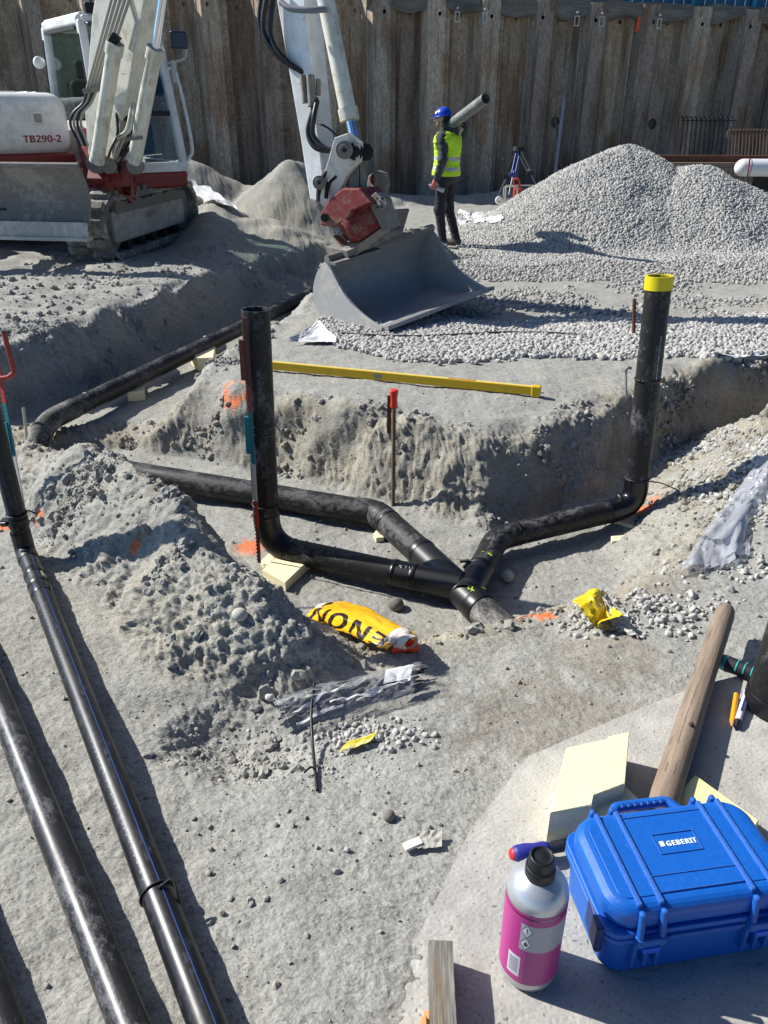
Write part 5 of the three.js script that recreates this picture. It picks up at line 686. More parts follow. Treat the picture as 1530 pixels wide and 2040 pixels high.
// yellow spirit level
{
  const a = groundAt(538, 738).add(V(0, .035, 0)), b = groundAt(1060, 790).add(V(0, .035, 0)), t = thing('spirit_level', 'long yellow spirit level lying along the edge of the dug block', 'spirit level'); const ym = phys(0xe2b40e, .4, { map: dataTex(256, 64, (u, v) => { const k = .97 - .14 * sstep(.55, .8, tnoise(u, v, 20, 4)) * tnoise(u, v, 60, 5); return [k, k, k * .98]; }, true) });
  const wdt = .028, hgt = .05; obj('body', [beam(a, b, wdt, hgt, V(0, 1, 0), .004)], ym, t); const d = b.clone().sub(a).normalize(); obj('end_cap', [beam(b.clone().addScaledVector(d, -.005), b.clone().addScaledVector(d, .045), .04, .06, V(0, 1, 0), .006), beam(a.clone().addScaledVector(d, -.01), a, .03, .052)], std(0xd9ae12, .45), t);
  const p = (s) => a.clone().lerp(b, s); obj('vial_window', beam(p(.425), p(.455), .0286, .03), std(0x8a8a76, .2), t); obj('label_strip', [beam(p(.70).add(V(0, .0255, 0)), p(.80).add(V(0, .0255, 0)), .016, .0012)], std(0xa06028, .6), t); obj('edge_strip', [beam(a.clone().add(V(0, .0252, 0)), b.clone().add(V(0, .0252, 0)), .02, .0012)], std(0xd8c46a, .5), t);
}
// foam wedges under the pipes
const gq = (px, py, h) => pz(px, py, h);
slabFoam('foam_wedge', 'flat cream foam block beside the left riser elbow in the trench', [gq(524, 1135, -.24), gq(556, 1104, -.24), gq(616, 1114, -.24), gq(568, 1160, -.24)], -.31, -.24, foam, 'foam wedges under the pipes');
slabFoam('foam_wedge', 'rounded foam piece half hidden under the left riser elbow', [gq(520, 1118, -.26), gq(540, 1098, -.26), gq(554, 1104, -.26), gq(530, 1128, -.26)], -.31, -.26, foam, 'foam wedges under the pipes');
slabFoam('foam_wedge', 'tiny cream foam chip under the bend of the main pipe', [gq(745, 1062, -.27), gq(752, 1054, -.27), gq(764, 1060, -.27), gq(764, 1070, -.27), gq(750, 1071, -.27)], -.32, -.27, foam, 'foam wedges under the pipes');
slabFoam('foam_wedge', 'triangular foam wedge under the elbow of the right riser', [gq(1226, 1034, -.265), gq(1262, 1022, -.265), gq(1276, 1034, -.265), gq(1262, 1052, -.265)], -.33, -.265, foam, 'foam wedges under the pipes');
slabFoam('foam_wedge', 'thin foam sliver on the trench floor below the right pipe', [gq(1218, 1068, -.275), gq(1244, 1066, -.275), gq(1240, 1076, -.275), gq(1220, 1078, -.275)], -.32, -.275, foam, 'foam wedges under the pipes');
slabFoam('foam_wedge', 'larger foam block under the long trench pipe', [gq(378, 700, -.13), gq(428, 690, -.13), gq(424, 712, -.13), gq(392, 713, -.13)], -.23, -.13, foam, 'foam wedges under the pipes');
slabFoam('foam_wedge', 'narrow foam strip under the long trench pipe near its elbow', [gq(252, 775, -.17), gq(286, 771, -.17), gq(287, 778, -.17), gq(254, 781, -.17)], -.24, -.17, foam, 'foam wedges under the pipes');
// crumpled sheets: a grid bent by noise and laid on the ground
function crumple(nx, ny, fn, thick = 0) { const g = new THREE.PlaneGeometry(1, 1, nx, ny), p = g.attributes.position; for (let i = 0; i < p.count; i++) { const v = fn(p.getX(i) + .5, p.getY(i) + .5); p.setXYZ(i, v.x, v.y, v.z); } g.computeVertexNormals(); return g; }
const crease = (x, y, s = 0) => (1 - Math.abs(noise(x + s, y + s * .7)) * 2) * .6 + (1 - Math.abs(noise(x * 2.3 + s, y * 2.3)) * 2) * .3;
const quad = (A, B, C, D) => (u, v) => A.clone().multiplyScalar((1 - u) * (1 - v)).addScaledVector(B, u * (1 - v)).addScaledVector(C, u * v).addScaledVector(D, (1 - u) * v);
{
  // yellow bag
  const a = groundAt(650, 1232), b = groundAt(798, 1292); const ax = b.clone().sub(a), Ln = ax.length(); const t = thing('yellow_bag', 'crumpled yellow plastic bag with black lettering in the trench', 'bag');
  const tex = canvasTex(512, 512, (c, w, h) => { c.fillStyle = '#f2b40a'; c.fillRect(0, 0, w, h); c.save(); c.translate(w / 2, h * .885); c.rotate(Math.PI); c.fillStyle = '#1d1408'; c.font = 'bold 150px sans-serif'; c.textAlign = 'center'; c.textBaseline = 'middle'; c.scale(1.12, 1.0); c.fillText('ENON', 0, 4); c.restore(); c.fillStyle = '#1d1408'; c.fillRect(0, h * .985, w, 8); c.fillStyle = 'rgba(255,210,90,.35)'; for (let i = 0; i < 40; i++) c.fillRect((i * 83) % w, h * .5 + (i * 47) % (h / 2), 20, 3); });
  const dir = ax.clone().normalize(), side = V().crossVectors(dir, V(0, 1, 0)).normalize();   // side points toward the far bank or the viewer
  const s = side.z > 0 ? side : side.clone().negate();
  const NU = 64, NV = 48, g = new THREE.PlaneGeometry(1, 1, NU, NV), p = g.attributes.position;
  for (let i = 0; i < p.count; i++) { const u = p.getX(i) + .5, v = p.getY(i) + .5, ang = -.35 + v * 6.2832; const e = Math.pow(clamp(Math.sin(clamp(u, .02, .98) * Math.PI)), .28), fl = .5 + .5 * Math.cos(ang); let rr = .05 / Math.pow(Math.pow(Math.abs(Math.cos(ang - .25)), 5) + Math.pow(Math.abs(Math.sin(ang - .25)) * 1.25, 5), .2) * (.55 + .45 * e) * (1.12 - .3 * u); const cr = crease(u * 2.6 + ang * .3, ang * .5, 3) * .012 + crease(u * 8 + ang, ang * 1.2, 9) * .004; rr += cr; const fl2 = Math.pow(clamp(Math.sin(clamp(u, .01, .99) * Math.PI)), .5); const cz = Math.cos(ang) * rr * (1.5 - .25 * fl2), cy = Math.sin(ang) * rr * (.3 + .42 * fl2) + .02 * (1 - u) - .012 * (1 - fl2); const q = a.clone().addScaledVector(dir, (u - .02) * Ln * 1.04).addScaledVector(s, cz); q.y += .036 + cy; p.setXYZ(i, q.x, q.y, q.z); }
  g.computeVertexNormals(); const uv = g.attributes.uv; for (let i = 0; i < uv.count; i++) uv.setXY(i, uv.getX(i), 1 - ((1 - uv.getY(i)) + 0) % 1); obj('film', g, phys(0xffffff, .32, { map: tex, side: THREE.DoubleSide, clearcoat: .3 }), t);
  const wE = (c, d, seed, sc) => crumple(16, 12, (u, v) => { const ang = v * 6.2832, rr = (.03 * sc) * (1 - u * .55) + crease(u * 4, ang, seed) * .010; const q = c.clone().addScaledVector(d, u * .07 * sc).addScaledVector(s, Math.cos(ang) * rr * 1.2); q.y += .04 + Math.sin(ang) * rr; return q; });
  tag(obj('pale_end', wE(a.clone().addScaledVector(dir, .01), dir.clone().negate(), 4, 1), std(0xd6cfc2, .6, { side: THREE.DoubleSide }), t), 'white gathered end'); tag(obj('pale_end', wE(b.clone().addScaledVector(dir, -.02), dir, 8, 1.25), std(0xcfc4ba, .6, { side: THREE.DoubleSide }), t), 'white gathered end');
  const cA = groundAt(779, 1300), cB = groundAt(818, 1297), c = capGeo(); c.applyQuaternion(new THREE.Quaternion().setFromUnitVectors(V(0, 1, 0), cB.clone().sub(cA).normalize())); c.translate(cA.x, cA.y + .02, cA.z); const co = obj('stake_cap', [c, rbox(.07, .012, .008, .003, (cA.x + cB.x) / 2, cA.y + .036, (cA.z + cB.z) / 2)], std(0xcb3a20, .4)); tag(co, 'loose red plastic stake cap lying beside the yellow bag', 'cap');
}
{
  // yellow and white wrapper
  const c = groundAt(1186, 1228), t = thing('torn_wrapper', 'torn yellow and white plastic wrapper at the foot of the right bank', 'wrapper');
  obj('yellow_film', crumple(28, 28, (u, v) => V(c.x + (u - .62) * .13 + .03 * crease(v * 3, u * 2, 2), c.y + .012 + .05 * Math.abs(Math.sin(u * 3 + v * 2)) + .016 * crease(u * 2.2, v * 2.2, 5), c.z + (v - .45) * .17 + .012 * crease(u * 2, v * 2, 7))), phys(0xd8bd1e, .35, { side: THREE.DoubleSide, clearcoat: .3 }), t);
  obj('white_film', crumple(24, 24, (u, v) => V(c.x + .02 + u * .075 + .02 * crease(v * 3, u, 3), c.y + .012 + .055 * (1 - u) * v + .02 * crease(u * 3, v * 4, 1), c.z + (v - .6) * -.15 + u * .06)), std(0xb9b6ae, .5, { side: THREE.DoubleSide }), t);
  const c2 = groundAt(1205, 1253); obj('loose_corner', crumple(12, 12, (u, v) => V(c2.x + (u - .5) * .06, c2.y + .008 + .012 * crease(u * 3, v * 3, 6), c2.z + (v - .5) * .05)), std(0xcfc3a0, .5, { side: THREE.DoubleSide }), t);
}
{
  // clear bag of black rods
  const A = groundAt(545, 1418), B = groundAt(848, 1345), C = groundAt(822, 1398), D = groundAt(566, 1478); const t = thing('clear_bag', 'clear plastic bag of thin black rods lying on the slope', 'bag'); const r = rng(21), rm = std(0x0e0e11, .45);
  for (let i = 0; i < 36; i++) { const f = r(), s0 = r() * .12, s1 = .86 + r() * .14; const q = quad(A, B, C, D), v0 = .2 + f * .55; const p0 = q(s0, v0 + (r() - .5) * .15), p1 = q(s1 * 1.02, clamp(.02 + f * .5 + (r() - .5) * .1)); const lay = .006 + .030 * r() * (1 - Math.abs(f - .5)); p0.y = H(p0.x, p0.z) + .010 + lay; p1.y = H(p1.x, p1.z) + .014 + lay; const m = p0.clone().lerp(p1, .5); m.y = Math.max(m.y, H(m.x, m.z) + .012 + lay); obj('rod', tube([p0, m, p1], .0032, 8, 5), rm, t); }
  const q = quad(A, B, C, D); const film = (seed, lift2, m, nm) => obj(nm, crumple(80, 36, (u, v) => { const p = q(u * 1.0, v); p.x += .012 * noise(v * 5 + seed, 3); const hump = Math.sin(clamp(v) * Math.PI) * .045 + .008; p.y = H(p.x, p.z) * .4 + (p.y) * .6 + .012 + lift2 + hump * (.75 + .5 * crease(u * 4, v * 2.2, seed)) + .007 * crease(u * 9 + v * 8, v * 7, seed + 4) + .003 * crease(u * 30 + v * 20, v * 16, seed); return p; }), m, t);
  film(1, .008, phys(0xffffff, .05, { transmission: .84, thickness: 0, side: THREE.DoubleSide, ior: 1.5, specularIntensity: 1 }), 'film');
  const foldM = phys(0xffffff, .08, { transmission: .45, thickness: 0, side: THREE.DoubleSide });
  for (const [u0, v0, u1, v1, w] of [[.02, .2, .6, .12, .05], [.05, .75, .5, .55, .06], [.3, .5, .8, .25, .035], [.55, .9, .95, .7, .08], [.1, .95, .45, .9, .07], [.62, .3, .7, .75, .03], [.0, .05, .05, .95, .025], [.35, .8, .75, .85, .06], [.7, .1, .98, .2, .05], [.15, .4, .4, .35, .03]]) obj('film_fold', crumple(24, 3, (u, v) => { const a = lerp(u0, u1, u), b = lerp(v0, v1, u) + (v - .5) * w * (1 + .5 * noise(u * 5, u0 * 9)); const p = q(a, b), hump = Math.sin(clamp(b) * Math.PI) * .045 + .008; p.y = H(p.x, p.z) * .4 + p.y * .6 + .028 + hump * (.75 + .5 * crease(a * 4, b * 2.2, 1)) + .007 * crease(a * 9 + b * 8, b * 7, 5) + .006 * (v - .3); return p; }), foldM, t);
  const B2 = groundAt(822, 1360); obj('paper_slip', crumple(10, 8, (u, v) => { const p = q(.74 + u * .2, .34 + v * .34); p.y = H(p.x, p.z) + .075 - .02 * v + .006 * crease(u * 3, v * 3, 2); return p; }), std(0xe9e9e6, .6, { side: THREE.DoubleSide }), t);
  // loose black tie
  const e0 = groundAt(628, 1398), e1 = groundAt(624, 1500), e2 = groundAt(632, 1578); const tie = thing('loose_cable_tie', 'single long black cable tie stuck in the soil before the clear bag', 'cable tie'); obj('strap', tube([e0.clone().add(V(0, .07, 0)), e0.clone().lerp(e1, .5).add(V(-.006, .055, 0)), e1.clone().add(V(0, .03, 0)), e2.clone().add(V(0, .006, 0))], .0042, 30, 6), rm, tie); obj('side_strap', tube([groundAt(606, 1546).add(V(0, .012, 0)), groundAt(622, 1538).add(V(0, .018, 0)), groundAt(630, 1545).add(V(0, .006, 0))], .003, 12, 5), rm, tie);
  const st = groundAt(714, 1487); tag(obj('yellow_sticker', crumple(14, 6, (u, v) => V(st.x + (u - .5) * .085 + (v - .5) * -.02, H(st.x + (u - .5) * .085, st.z + (v - .5) * .04 - (u - .5) * .03) + .014 + .006 * crease(u * 3, v * 3, 4), st.z + (v - .5) * .04 - (u - .5) * .03)), std(0xd9d08a, .6, { side: THREE.DoubleSide, map: canvasTex(128, 64, (c, w, h) => { c.fillStyle = '#efe9c0'; c.fillRect(0, 0, w, h); c.fillStyle = '#d6cf3d'; c.fillRect(0, 34, w, 22); c.fillStyle = '#f6f3e4'; c.fillRect(70, 4, 50, 26); }) })), 'crumpled yellow and white paper label on the pebbles below the clear bag', 'label');
}
{
  const s = at(845, 1682, .0), a = groundAt(805, 1696), b = groundAt(878, 1668), t = thing('plastic_scrap', 'pale torn plastic scrap lying on the sand near the round stone', 'scrap'); obj('sheet', crumple(14, 8, (u, v) => { const px = lerp(830, 880, u), py = lerp(1694, 1664, v) + (1 - u) * 4; const g = groundAt(px, py); g.y += .010 + .006 * crease(u * 3, v * 3, 2) + .006 * v; return g; }), std(0xb7b3a6, .5, { side: THREE.DoubleSide }), t); obj('tab', beam(a.clone().add(V(0, .012, 0)), groundAt(838, 1684).add(V(0, .016, 0)), .02, .008), std(0xd9d6cc, .5), t);
}
{
  // geotextile showing at the right bank, half buried
  const t = thing('geotextile_sheet', 'white geotextile fleece half buried in gravel on the right bank', 'fleece'); const m = phys(0xd2d5dc, .16, { transmission: .62, thickness: 0, side: THREE.DoubleSide });
  const lift3 = (px, py, d) => { const g = groundAt(px, py); g.y += d; return g; };
  obj('upper_strip', crumple(16, 40, (u, v) => { const cx = lerp(1412, 1540, Math.pow(v, .8)), cy = lerp(1090, 925, v); return lift3(cx + (u - .5) * lerp(60, 50, v), cy + (u - .5) * 18, .02 + .03 * Math.sin(u * Math.PI) + .012 * Math.sin(u * 9 + v * 3) + .004 * crease(u * 5, v * 1.5, 2)); }), m, t);
  obj('lower_flap', crumple(30, 30, (u, v) => lift3(lerp(lerp(1352, 1462, u), lerp(1395, 1445, u), v), lerp(lerp(1150, 1128, u), 1074, v), .014 + .03 * (1 - v) * Math.max(0, Math.sin(u * 7 + v * 2)) + .006 * crease(u * 6, v * 1.2, 4))), m, t);
  obj('side_fold', crumple(14, 24, (u, v) => lift3(lerp(1440, 1475, u) + 20 * v, lerp(1120, 1000, v), .016 + .025 * Math.sin(u * 3.1) + .008 * crease(u * 2, v * 5, 8))), m, t);
  obj('torn_patch', crumple(12, 8, (u, v) => lift3(lerp(1452, 1492, u), lerp(1112, 1088, v), .012 + .008 * crease(u * 3, v * 3, 1))), m, t);
  const fm = std(0xd2d2d2, .7, { side: THREE.DoubleSide });
  tag(obj('fleece_scrap', crumple(20, 20, (u, v) => lift3(lerp(578, 670, u), lerp(688, 652, v * Math.max(.02, u < .62 ? (u / .62) ** 1.4 : (1 - u) / .38)), .02 + .03 * v + .012 * crease(u * 3, v * 3, 3))), fm), 'bright white fleece scrap on the ground left of the bucket', 'fleece');
  const qs = quad(atz(366, 370, -11.3), atz(418, 378, -11.2), atz(474, 424, -10.3), atz(436, 442, -10.15)); tag(obj('fleece_scrap', crumple(24, 24, (u, v) => { const p = qs(u, v); p.x += .05 * noise(v * 5, u * 2); p.y = Math.max(p.y, H(p.x, p.z) + .015) + .03 * crease(u * 2, v * 2, 3) + .03; return p; }), fm), 'crumpled white fleece lying behind the excavator track', 'fleece');
  tag(obj('fleece_scrap', crumple(24, 10, (u, v) => lift3(lerp(912, 1000, u) + 8 * noise(v * 4, 2) + 5 * noise(u * 7, v * 3), lerp(448, 426, v) + 7 * noise(u * 6, 3) * (v > .5 ? 1 : -1) + 3 * noise(u * 15, v), .02 + .03 * crease(u * 4, v * 2, 7))), fm), 'white fleece sheet on the gravel right of the worker', 'fleece');
  tag(obj('fleece_edge', crumple(40, 6, (u, v) => { const x = 2.05 + u * 1.3, z = -4.67 - (x - 1.95) * .38 - v * .07 + .02 * noise(u * 9, 4); return V(x, H(x, z) + .02 + .02 * (1 - v) + .006 * crease(u * 6, v, 3), z); }), fm), 'white fleece edge under the gravel at the right trench lip', 'fleece');
}
{ // cable across the gravel
  const pts = []; for (let i = 0; i <= 18; i++) { const g = groundAt(680 + i * 27, 671 + 5 * Math.sin(i * .35) + i * .25); g.y += .028; pts.push(g); } tag(obj('cable', tube(pts, .008, 120, 6), std(0x3a3a3a, .6)), 'thin dark cable lying across the gravel in front of the bucket', 'cable'); }
{ // round stone and dark lump
  const stoneG = (r, s) => { const g = new THREE.IcosahedronGeometry(r, 4), p = g.attributes.position; for (let i = 0; i < p.count; i++) { const v = V(p.getX(i), p.getY(i), p.getZ(i)); const n = 1 + .10 * noise3(v.x / r * 1.2 + s, v.y / r * 1.2, v.z / r * 1.2) + .03 * noise3(v.x / r * 4 + s, v.y / r * 4, v.z / r * 4); v.multiplyScalar(n); p.setXYZ(i, v.x, v.y * .85, v.z); } return BGU.mergeVertices((g.deleteAttribute('normal'), g.deleteAttribute('uv'), g), 1e-5); };
  const place = (px, py, r, s, m, label, name = 'stone') => { const p = groundAt(px, py); const g = stoneG(r, s); g.computeVertexNormals(); const o = obj(name, g, m); o.position.set(p.x, p.y + r * .6, p.z); tag(o, label, 'stone'); };
  place(775, 1630, .0155, 3, std(0x77736a, .9), 'single round grey stone on the smooth sand'); place(789, 1212, .032, 8, std(0x6e6c66, .9), 'angular grey stone on the trench floor above the yellow bag'); place(1010, 1155, .03, 5, std(0xa9a69c, .9), 'pale stone chip on the trench floor right of the pipe branch'); place(538, 1393, .014, 6, std(0xcac6ba, .85), 'white pebble at the left end of the clear bag'); place(478, 1232, .024, 9, std(0xb4b0a4, .9), 'pale oval pebble set in the shaded front mound');
}
// ---------------------------------------------------------------- things along the wall
console.log('back');
{
  const bm = std(0x1c3f8e, .4), gm = std(0x6f747c, .4, { metalness: .4 }), dk = std(0x15171c, .6); const c = atz(1033, 300, -14.2); const t = thing('survey_tripod', 'blue surveying tripod standing in front of the wall', 'tripod');
  obj('head', [rod(c, c.clone().add(V(0, .06, 0)), .1, .09, 16)], dk, t);
  const leg = (fx, fy, z, m) => { const g = part('leg', t); const f = atz(fx, fy, z), k = c.clone().lerp(f, .55); for (const s of [-.03, .03]) obj('rail', rod(c.clone().add(V(s, 0, 0)), k.clone().add(V(s, 0, 0)), .016, .016, 8), m, g); obj('foot_tube', rod(k.clone().lerp(c, .15), f, .018, .014, 8), gm, g); obj('clamp', box(.11, .07, .06, k.x, k.y, k.z), m === bm ? bm : dk, g); };
  leg(1014, 388, -13.7, bm); leg(992, 392, -14.6, dk); leg(1074, 380, -14.5, gm);
}
{
  const e = atz(1030, 398, -13.3); const t = thing('small_generator', 'small red machine in a white tube frame below the tripod', 'machine', [e.x, e.y, e.z]); e.y = 0; const fr = std(0xb9b7a8, .5);
  obj('engine', [rbox(.13, .17, .16, .02, .0, .09, 0)], std(0xa8342c, .5), t); obj('tank', rbox(.2, .12, .16, .03, .18, .08, 0), std(0x26282d, .6), t); obj('frame', [tube([V(-.2, .0, .09), V(-.2, .2, .09), V(-.02, .2, .09), V(-.02, .0, .09)], .012, 24, 6, true, .05), tube([V(-.2, .0, -.09), V(-.2, .2, -.09), V(.3, .2, -.09), V(.3, .0, -.09)], .012, 24, 6, true, .05)], fr, t); obj('hose', tube([V(-.05, .2, 0), V(-.08, .3, 0), V(0, .3, .02), V(.02, .2, .02)], .014, 18, 6), std(0xc1452c, .5), t);
  const r = atz(994, 399, -13.2); tag(obj('white_roll', [mv(new THREE.TorusGeometry(.04, .022, 10, 20), r.x, r.y, r.z)], std(0xd3d2cf, .6)), 'small white ring-shaped roll left of the red machine', 'roll');
}
{ // poles leaning on the wall
  const mk = (a, b, r, m, label) => { const t = thing('leaning_pole', label, 'pole', [0, 0, 0], 0, 'poles leaning on the wall'); obj('pole', rod(a, b, r, r, 8), m, t); obj('end_ferrule', rod(a, a.clone().lerp(b, .06), r * 1.3, r * 1.3, 8), m, t); };
  const gm = std(0x8d8a94, .6), bm = std(0x5e5a54, .7); mk(atz(1103, 372, -15.2), atz(1124, 196, -15.6), .028, gm, 'pale pole leaning on the wall left of the gravel pile'); mk(atz(1118, 360, -15.3), atz(1116, 212, -15.65), .018, bm, 'thin dark pole crossing behind the pale leaning pole'); mk(atz(1122, 370, -15.2), atz(1106, 228, -15.7), .016, bm, 'thin pole leaning left behind the pale pole');
}
{ // reinforcement, formwork and the white tank at the right
  const rb = std(0x6e5644, .8), rd = std(0x32302f, .7);
  const cage = (label, xs, yTop, yBot, z, m, dx) => { const t = thing('reinforcement_cage', label, 'rebar'); for (const x of xs) { const a = atz(x, yTop, z), b = atz(x + dx, yBot, z); obj('hooked_bar', tube([b, a.clone().lerp(b, .08), a, a.clone().add(V(-.05, .05, 0)), a.clone().add(V(-.1, 0, .02)), a.clone().add(V(-.09, -.07, .03))], .011, 26, 5, false, .3), m, t); } const p = atz(xs[0] - 4, yTop + 2, z + .02), q = atz(xs[xs.length - 1] + 6, yTop + 2, z + .02); obj('cross_bar', rod(p, q, .011, .011, 6), m, t); return t; };
  cage('row of dark hooked starter bars in front of the wall', [...Array(12).keys()].map(i => 1362 + i * 9), 238, 330, -15.6, rd, -10); cage('row of rusty hooked starter bars above the white tank', [...Array(19).keys()].map(i => 1460 + i * 7), 264, 330, -14.6, rb, -5);
  const z0 = -13.4, f = thing('formwork_panel', 'grey formwork panel behind wire mesh right of the gravel pile', 'formwork'); const A = atz(1330, 352, z0), B = atz(1640, 352, z0 + .2); obj('panel', beam(V(A.x, .35, z0 - .1), V(B.x, .35, z0 + .1), .1, .9), std(0x9d978a, .9, { map: concMap }), f); obj('panel', beam(V(atz(1498, 352, z0).x, .36, z0 + .02), V(B.x, .36, z0 + .18), .1, .88), std(0x3f3b38, .9), f); tag(obj('rusty_beam', beam(V(A.x - .3, .86, z0), V(B.x, .86, z0 + .16), .12, .1), rust), 'rusty steel beam on top of the formwork panel', 'beam');
  const mesh = thing('wire_mesh', 'dark wire mesh in front of the grey formwork panel', 'mesh'); for (let i = 0; i < 34; i++) { const x = A.x + i * .085; obj('wire', rod(V(x, -.02, z0 + .24), V(x + .02, .8, z0 + .2), .005, .005, 5), rd, mesh); } for (let k = 0; k < 6; k++) obj('wire', rod(V(A.x, .05 + k * .14, z0 + .235), V(A.x + 2.9, .05 + k * .14, z0 + .235), .005, .005, 5), rd, mesh);
  const c0 = atz(1480, 334, z0 + .45), tank = thing('white_tank', 'white round-ended tank lying on top of the formwork', 'tank'); const r = .125, a = V(c0.x, c0.y, c0.z), b = a.clone().add(V(1.6, .0, .15)); obj('shell', [rod(a, b, r, r, 28), mv(new THREE.SphereGeometry(r, 24, 16), a.x, a.y, a.z)], phys(0xdedddb, .4), tank); obj('band', rod(a.clone().lerp(b, .05), a.clone().lerp(b, .06), r * 1.015, r * 1.015, 28), std(0x9a9a9a, .5), tank);
  const s = thing('red_tipped_bar', 'thin leaning bar with a red tip in front of the white tank', 'bar'); obj('bar', rod(atz(1480, 395, z0 + .7), atz(1490, 345, z0 + .7), .009, .009, 6), rd, s); obj('tip', rod(atz(1490, 345, z0 + .7), atz(1494, 315, z0 + .7), .012, .012, 6), std(0xa02838, .5), s);
}
// ---------------------------------------------------------------- pebbles, clods and gravel
console.log('stones');
const pebbleGeo = (seed, det, flat, rough) => { const g = new THREE.IcosahedronGeometry(1, det); g.deleteAttribute('normal'); g.deleteAttribute('uv'); const m = BGU.mergeVertices(g, 1e-4), p = m.attributes.position; for (let i = 0; i < p.count; i++) { const v = V(p.getX(i), p.getY(i), p.getZ(i)); const n = 1 + rough * noise3(v.x * 1.1 + seed, v.y * 1.1, v.z * 1.1 + seed) + rough * .5 * noise3(v.x * 2.6 + seed, v.y * 2.6, v.z * 2.6); p.setXYZ(i, v.x * n * 1.15, v.y * n * flat, v.z * n * .9); } m.computeVertexNormals(); return m; };
const pebMat = std(0xffffff, .92, { }), clodMat = std(0xffffff, .98);
function scatter(name, label, category, geo, m, list) {   // list of [x, y, z, r, tone]
  const im = new THREE.InstancedMesh(geo, m, list.length), q = new THREE.Quaternion(), e = new THREE.Euler(), mm = M4(), c = new THREE.Color(), r = rng(list.length + 3);
  list.forEach(([x, y, z, s, tn, tc], i) => { e.set(r() * 6.28, r() * 6.28, r() * 6.28); q.setFromEuler(e); mm.compose(V(x, y, z), q, V(s, s, s)); im.setMatrixAt(i, mm); c.setRGB(tn * tc[0], tn * tc[1], tn * tc[2]); im.setColorAt(i, c); });
  im.name = numbered(name); im.castShadow = im.receiveShadow = true; scene.add(im); return tag(im, label, category, null, 'stuff');
}
{
  const r = rng(77), P1 = pebbleGeo(1, 1, .75, .3), P2 = pebbleGeo(5, 1, .7, .3), chunk = (seed) => { const g = new THREE.IcosahedronGeometry(1, 1); g.deleteAttribute('normal'); g.deleteAttribute('uv'); const m = BGU.mergeVertices(g, 1e-4), p = m.attributes.position, q = rng(seed); for (let i = 0; i < p.count; i++) { const k = .62 + .6 * q(); p.setXYZ(i, Math.sign(p.getX(i)) * Math.pow(Math.abs(p.getX(i)), .8) * k * 1.15, p.getY(i) * k * .8, p.getZ(i) * k); } const f = m.toNonIndexed(); f.computeVertexNormals(); return f; }, C1 = chunk(4), C2 = chunk(11), P3 = pebbleGeo(13, 2, .62, .36);
  const clodC = [1, .965, .87], stoneC = [1, .975, .905], soilC = [1, .91, .74];
  // gravel heap
  const heap = []; for (let i = 0; i < 150000; i++) { const x = .9 + r() * 5.6, z = -13.6 + r() * 5.0; const h = terrain(x, z); const yP = spine(PILE, x, z, .6, .25); const on = yP > h - .12 || (z < -8.8 + .5 * noise(x * 1.5, z * 1.5) && x > .9 + .5 * noise(z, x)); if (!on) continue; const s = .007 + .015 * Math.pow(r(), 1.8); heap.push([x, h + s * (.1 + .5 * r()), z, s, .31 + .17 * r(), stoneC]); }
  scatter('gravel_heap', 'large heap of grey gravel in front of the wall', 'gravel', P1, pebMat, heap);
  // gravel bed between the bucket and the block
  const bed = [], edge = (x) => -4.83 - .12 * noise(x * 1.3, 2) + (x < 1.6 ? -.1 * (1.6 - x) * .2 : -.0) - (x - .5) * .04; for (let i = 0; i < 85000; i++) { const x = -.5 + r() * 4.6, z = -6.3 + r() * 1.7; const zf = edge(x) - (x < .1 ? (.1 - x) * 1.2 : 0), zb = -6.05 + .18 * noise(x * 1.7, 5) + .1 * noise(x * 6, 3), jit = .07 * (r() - .5) + .06 * r() ** 6; if (z > zf + .06 * noise(x * 5, 1) + jit || z < zb + jit * 2) continue; if (sdPoly(FLOOR_MAIN, x, z) < .24) continue; const s = .006 + .016 * Math.pow(r(), 1.6); const h = H(x, z); bed.push([x, h + s * (.2 + .6 * r()), z, s, .31 + .17 * r(), stoneC]); }
  for (let i = 0; i < 2500; i++) { const x = 2.0 + r() * 2.2, z = -4.9 + r() * .5, h = H(x, z); if (sdPoly(FLOOR_MAIN, x, z) < .22) continue; const s = .015 + r() * .014; bed.push([x, h + s * .6, z, s, .31 + .17 * r(), stoneC]); }
  scatter('gravel_bed', 'strip of pale pebbles along the far edge of the dug block', 'gravel', P2, pebMat, bed);
  // thin gravel over the far ground
  const far = []; for (let i = 0; i < 26000; i++) { const x = -.2 + r() * 6, z = -9.6 + r() * 4; const d = sstep(-.2, .5, noise(x * .8, z * .8) + .6 * noise(x * 2.4, z * 2.4)) * .6 + (z < -7.9 ? .7 : 0); if (r() > d) continue; const s = .008 + r() * .013; far.push([x, H(x, z) + s * .3, z, s, .26 + .15 * r(), stoneC]); }
  scatter('scattered_gravel', 'thin gravel strewn over the flat ground behind the bucket', 'gravel', P1, pebMat, far);
  // clods on mounds and banks
  const clods = [[], []], crumbs = [[], []];
  for (let i = 0; i < 420000; i++) {
    const x = -2.8 + r() * 6.2, z = -5.6 + r() * 4.1; const h = terrain(x, z), R = OUT.rough, S = OUT.soil; if (R < .2 || r() > R) continue;
    const n = noise(x * 2.4 + 5, z * 2.4) + .6 * noise(x * 7, z * 7); if (r() > sstep(.1, .9, n) * .75 + .02) continue;
    const big = Math.pow(r(), 11), s = .0026 + .022 * big; const y = H(x, z), j = r() < .5 ? 0 : 1; (big > .1 ? clods : crumbs)[j].push([x, y + s * .1, z, s, .255 + .075 * r(), S > .4 && r() < .5 ? soilC : clodC]);
  }
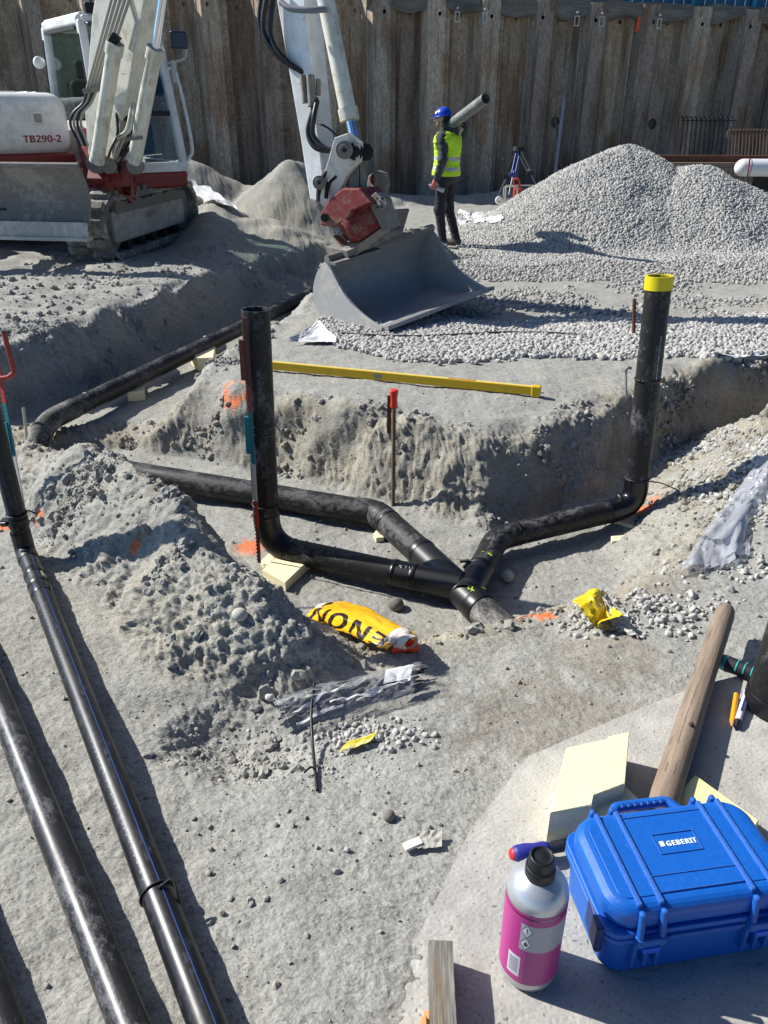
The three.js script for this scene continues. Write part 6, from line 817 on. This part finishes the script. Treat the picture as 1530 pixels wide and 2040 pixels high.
  for (let i = 0; i < 3500; i++) { const x = -3.4 + r() * 2.6, z = -8.6 + r() * 4.0; const h = terrain(x, z); if (OUT.rough < .2) continue; const s = .004 + .026 * Math.pow(r(), 8); clods[i & 1].push([x, H(x, z) + s * .1, z, s, .26 + .07 * r(), clodC]); }
  scatter('soil_clods', 'larger broken lumps of grey soil on the mounds and trench banks', 'soil', C1, clodMat, clods[0]); scatter('soil_clods', 'flatter broken lumps of grey soil on the mounds and trench banks', 'soil', C2, clodMat, clods[1]);
  scatter('soil_crumbs', 'fine crumbs of grey soil on the mounds and trench banks', 'soil', C1, clodMat, crumbs[0]); scatter('soil_crumbs', 'finest angular crumbs of grey soil on the mounds and trench banks', 'soil', C2, clodMat, crumbs[1]);
  // pebbles on the near ground
  const peb = []; for (let i = 0; i < 34000; i++) { const z = -.6 - r() * 3.6, x = (r() - .5) * (1.8 + -z * 1.15); const h = terrain(x, z); if (OUT.slab > .5) continue; const n = noise(x * 1.9 + 11, z * 1.9) + .6 * noise(x * 5.3, z * 5.3); if (r() > sstep(-.1, .9, n) * .7 + .12) continue; const s = .0012 + .0075 * Math.pow(r(), 9); peb.push([x, H(x, z) + s * .25, z, s, .25 + .12 * r(), r() < .4 ? soilC : clodC]); }
  // clusters below the clear bag and on the right bank
  for (const [cx, cz, rx, rz, n, s0] of [[-.07, -1.64, .16, .06, 260, .013], [-.22, -1.55, .25, .09, 260, .007], [1.0, -2.28, .22, .12, 230, .019], [.75, -2.26, .12, .08, 160, .014], [1.28, -2.58, .16, .12, 120, .019], [1.85, -2.95, .3, .3, 1500, .022], [1.75, -3.3, .25, .25, 700, .02], [-.43, -1.66, .2, .1, 120, .007], [1.75, -4.1, .25, .2, 500, .02]]) for (let i = 0; i < n; i++) { const a = r() * 6.28, q = Math.sqrt(-2 * Math.log(1 - r() * .95)) * .6, x = cx + Math.cos(a) * q * rx, z = cz + Math.sin(a) * q * rz; const h = terrain(x, z); if (OUT.slab > .6) continue; const s = s0 * (.25 + .75 * r() * r()); peb.push([x, H(x, z) + s * .3, z, s, .32 + .17 * r(), stoneC]); }
  scatter('pebbles', 'loose pebbles lying on the sand in the foreground', 'pebbles', P3, pebMat, peb);
}
renderer.render(scene, camera);
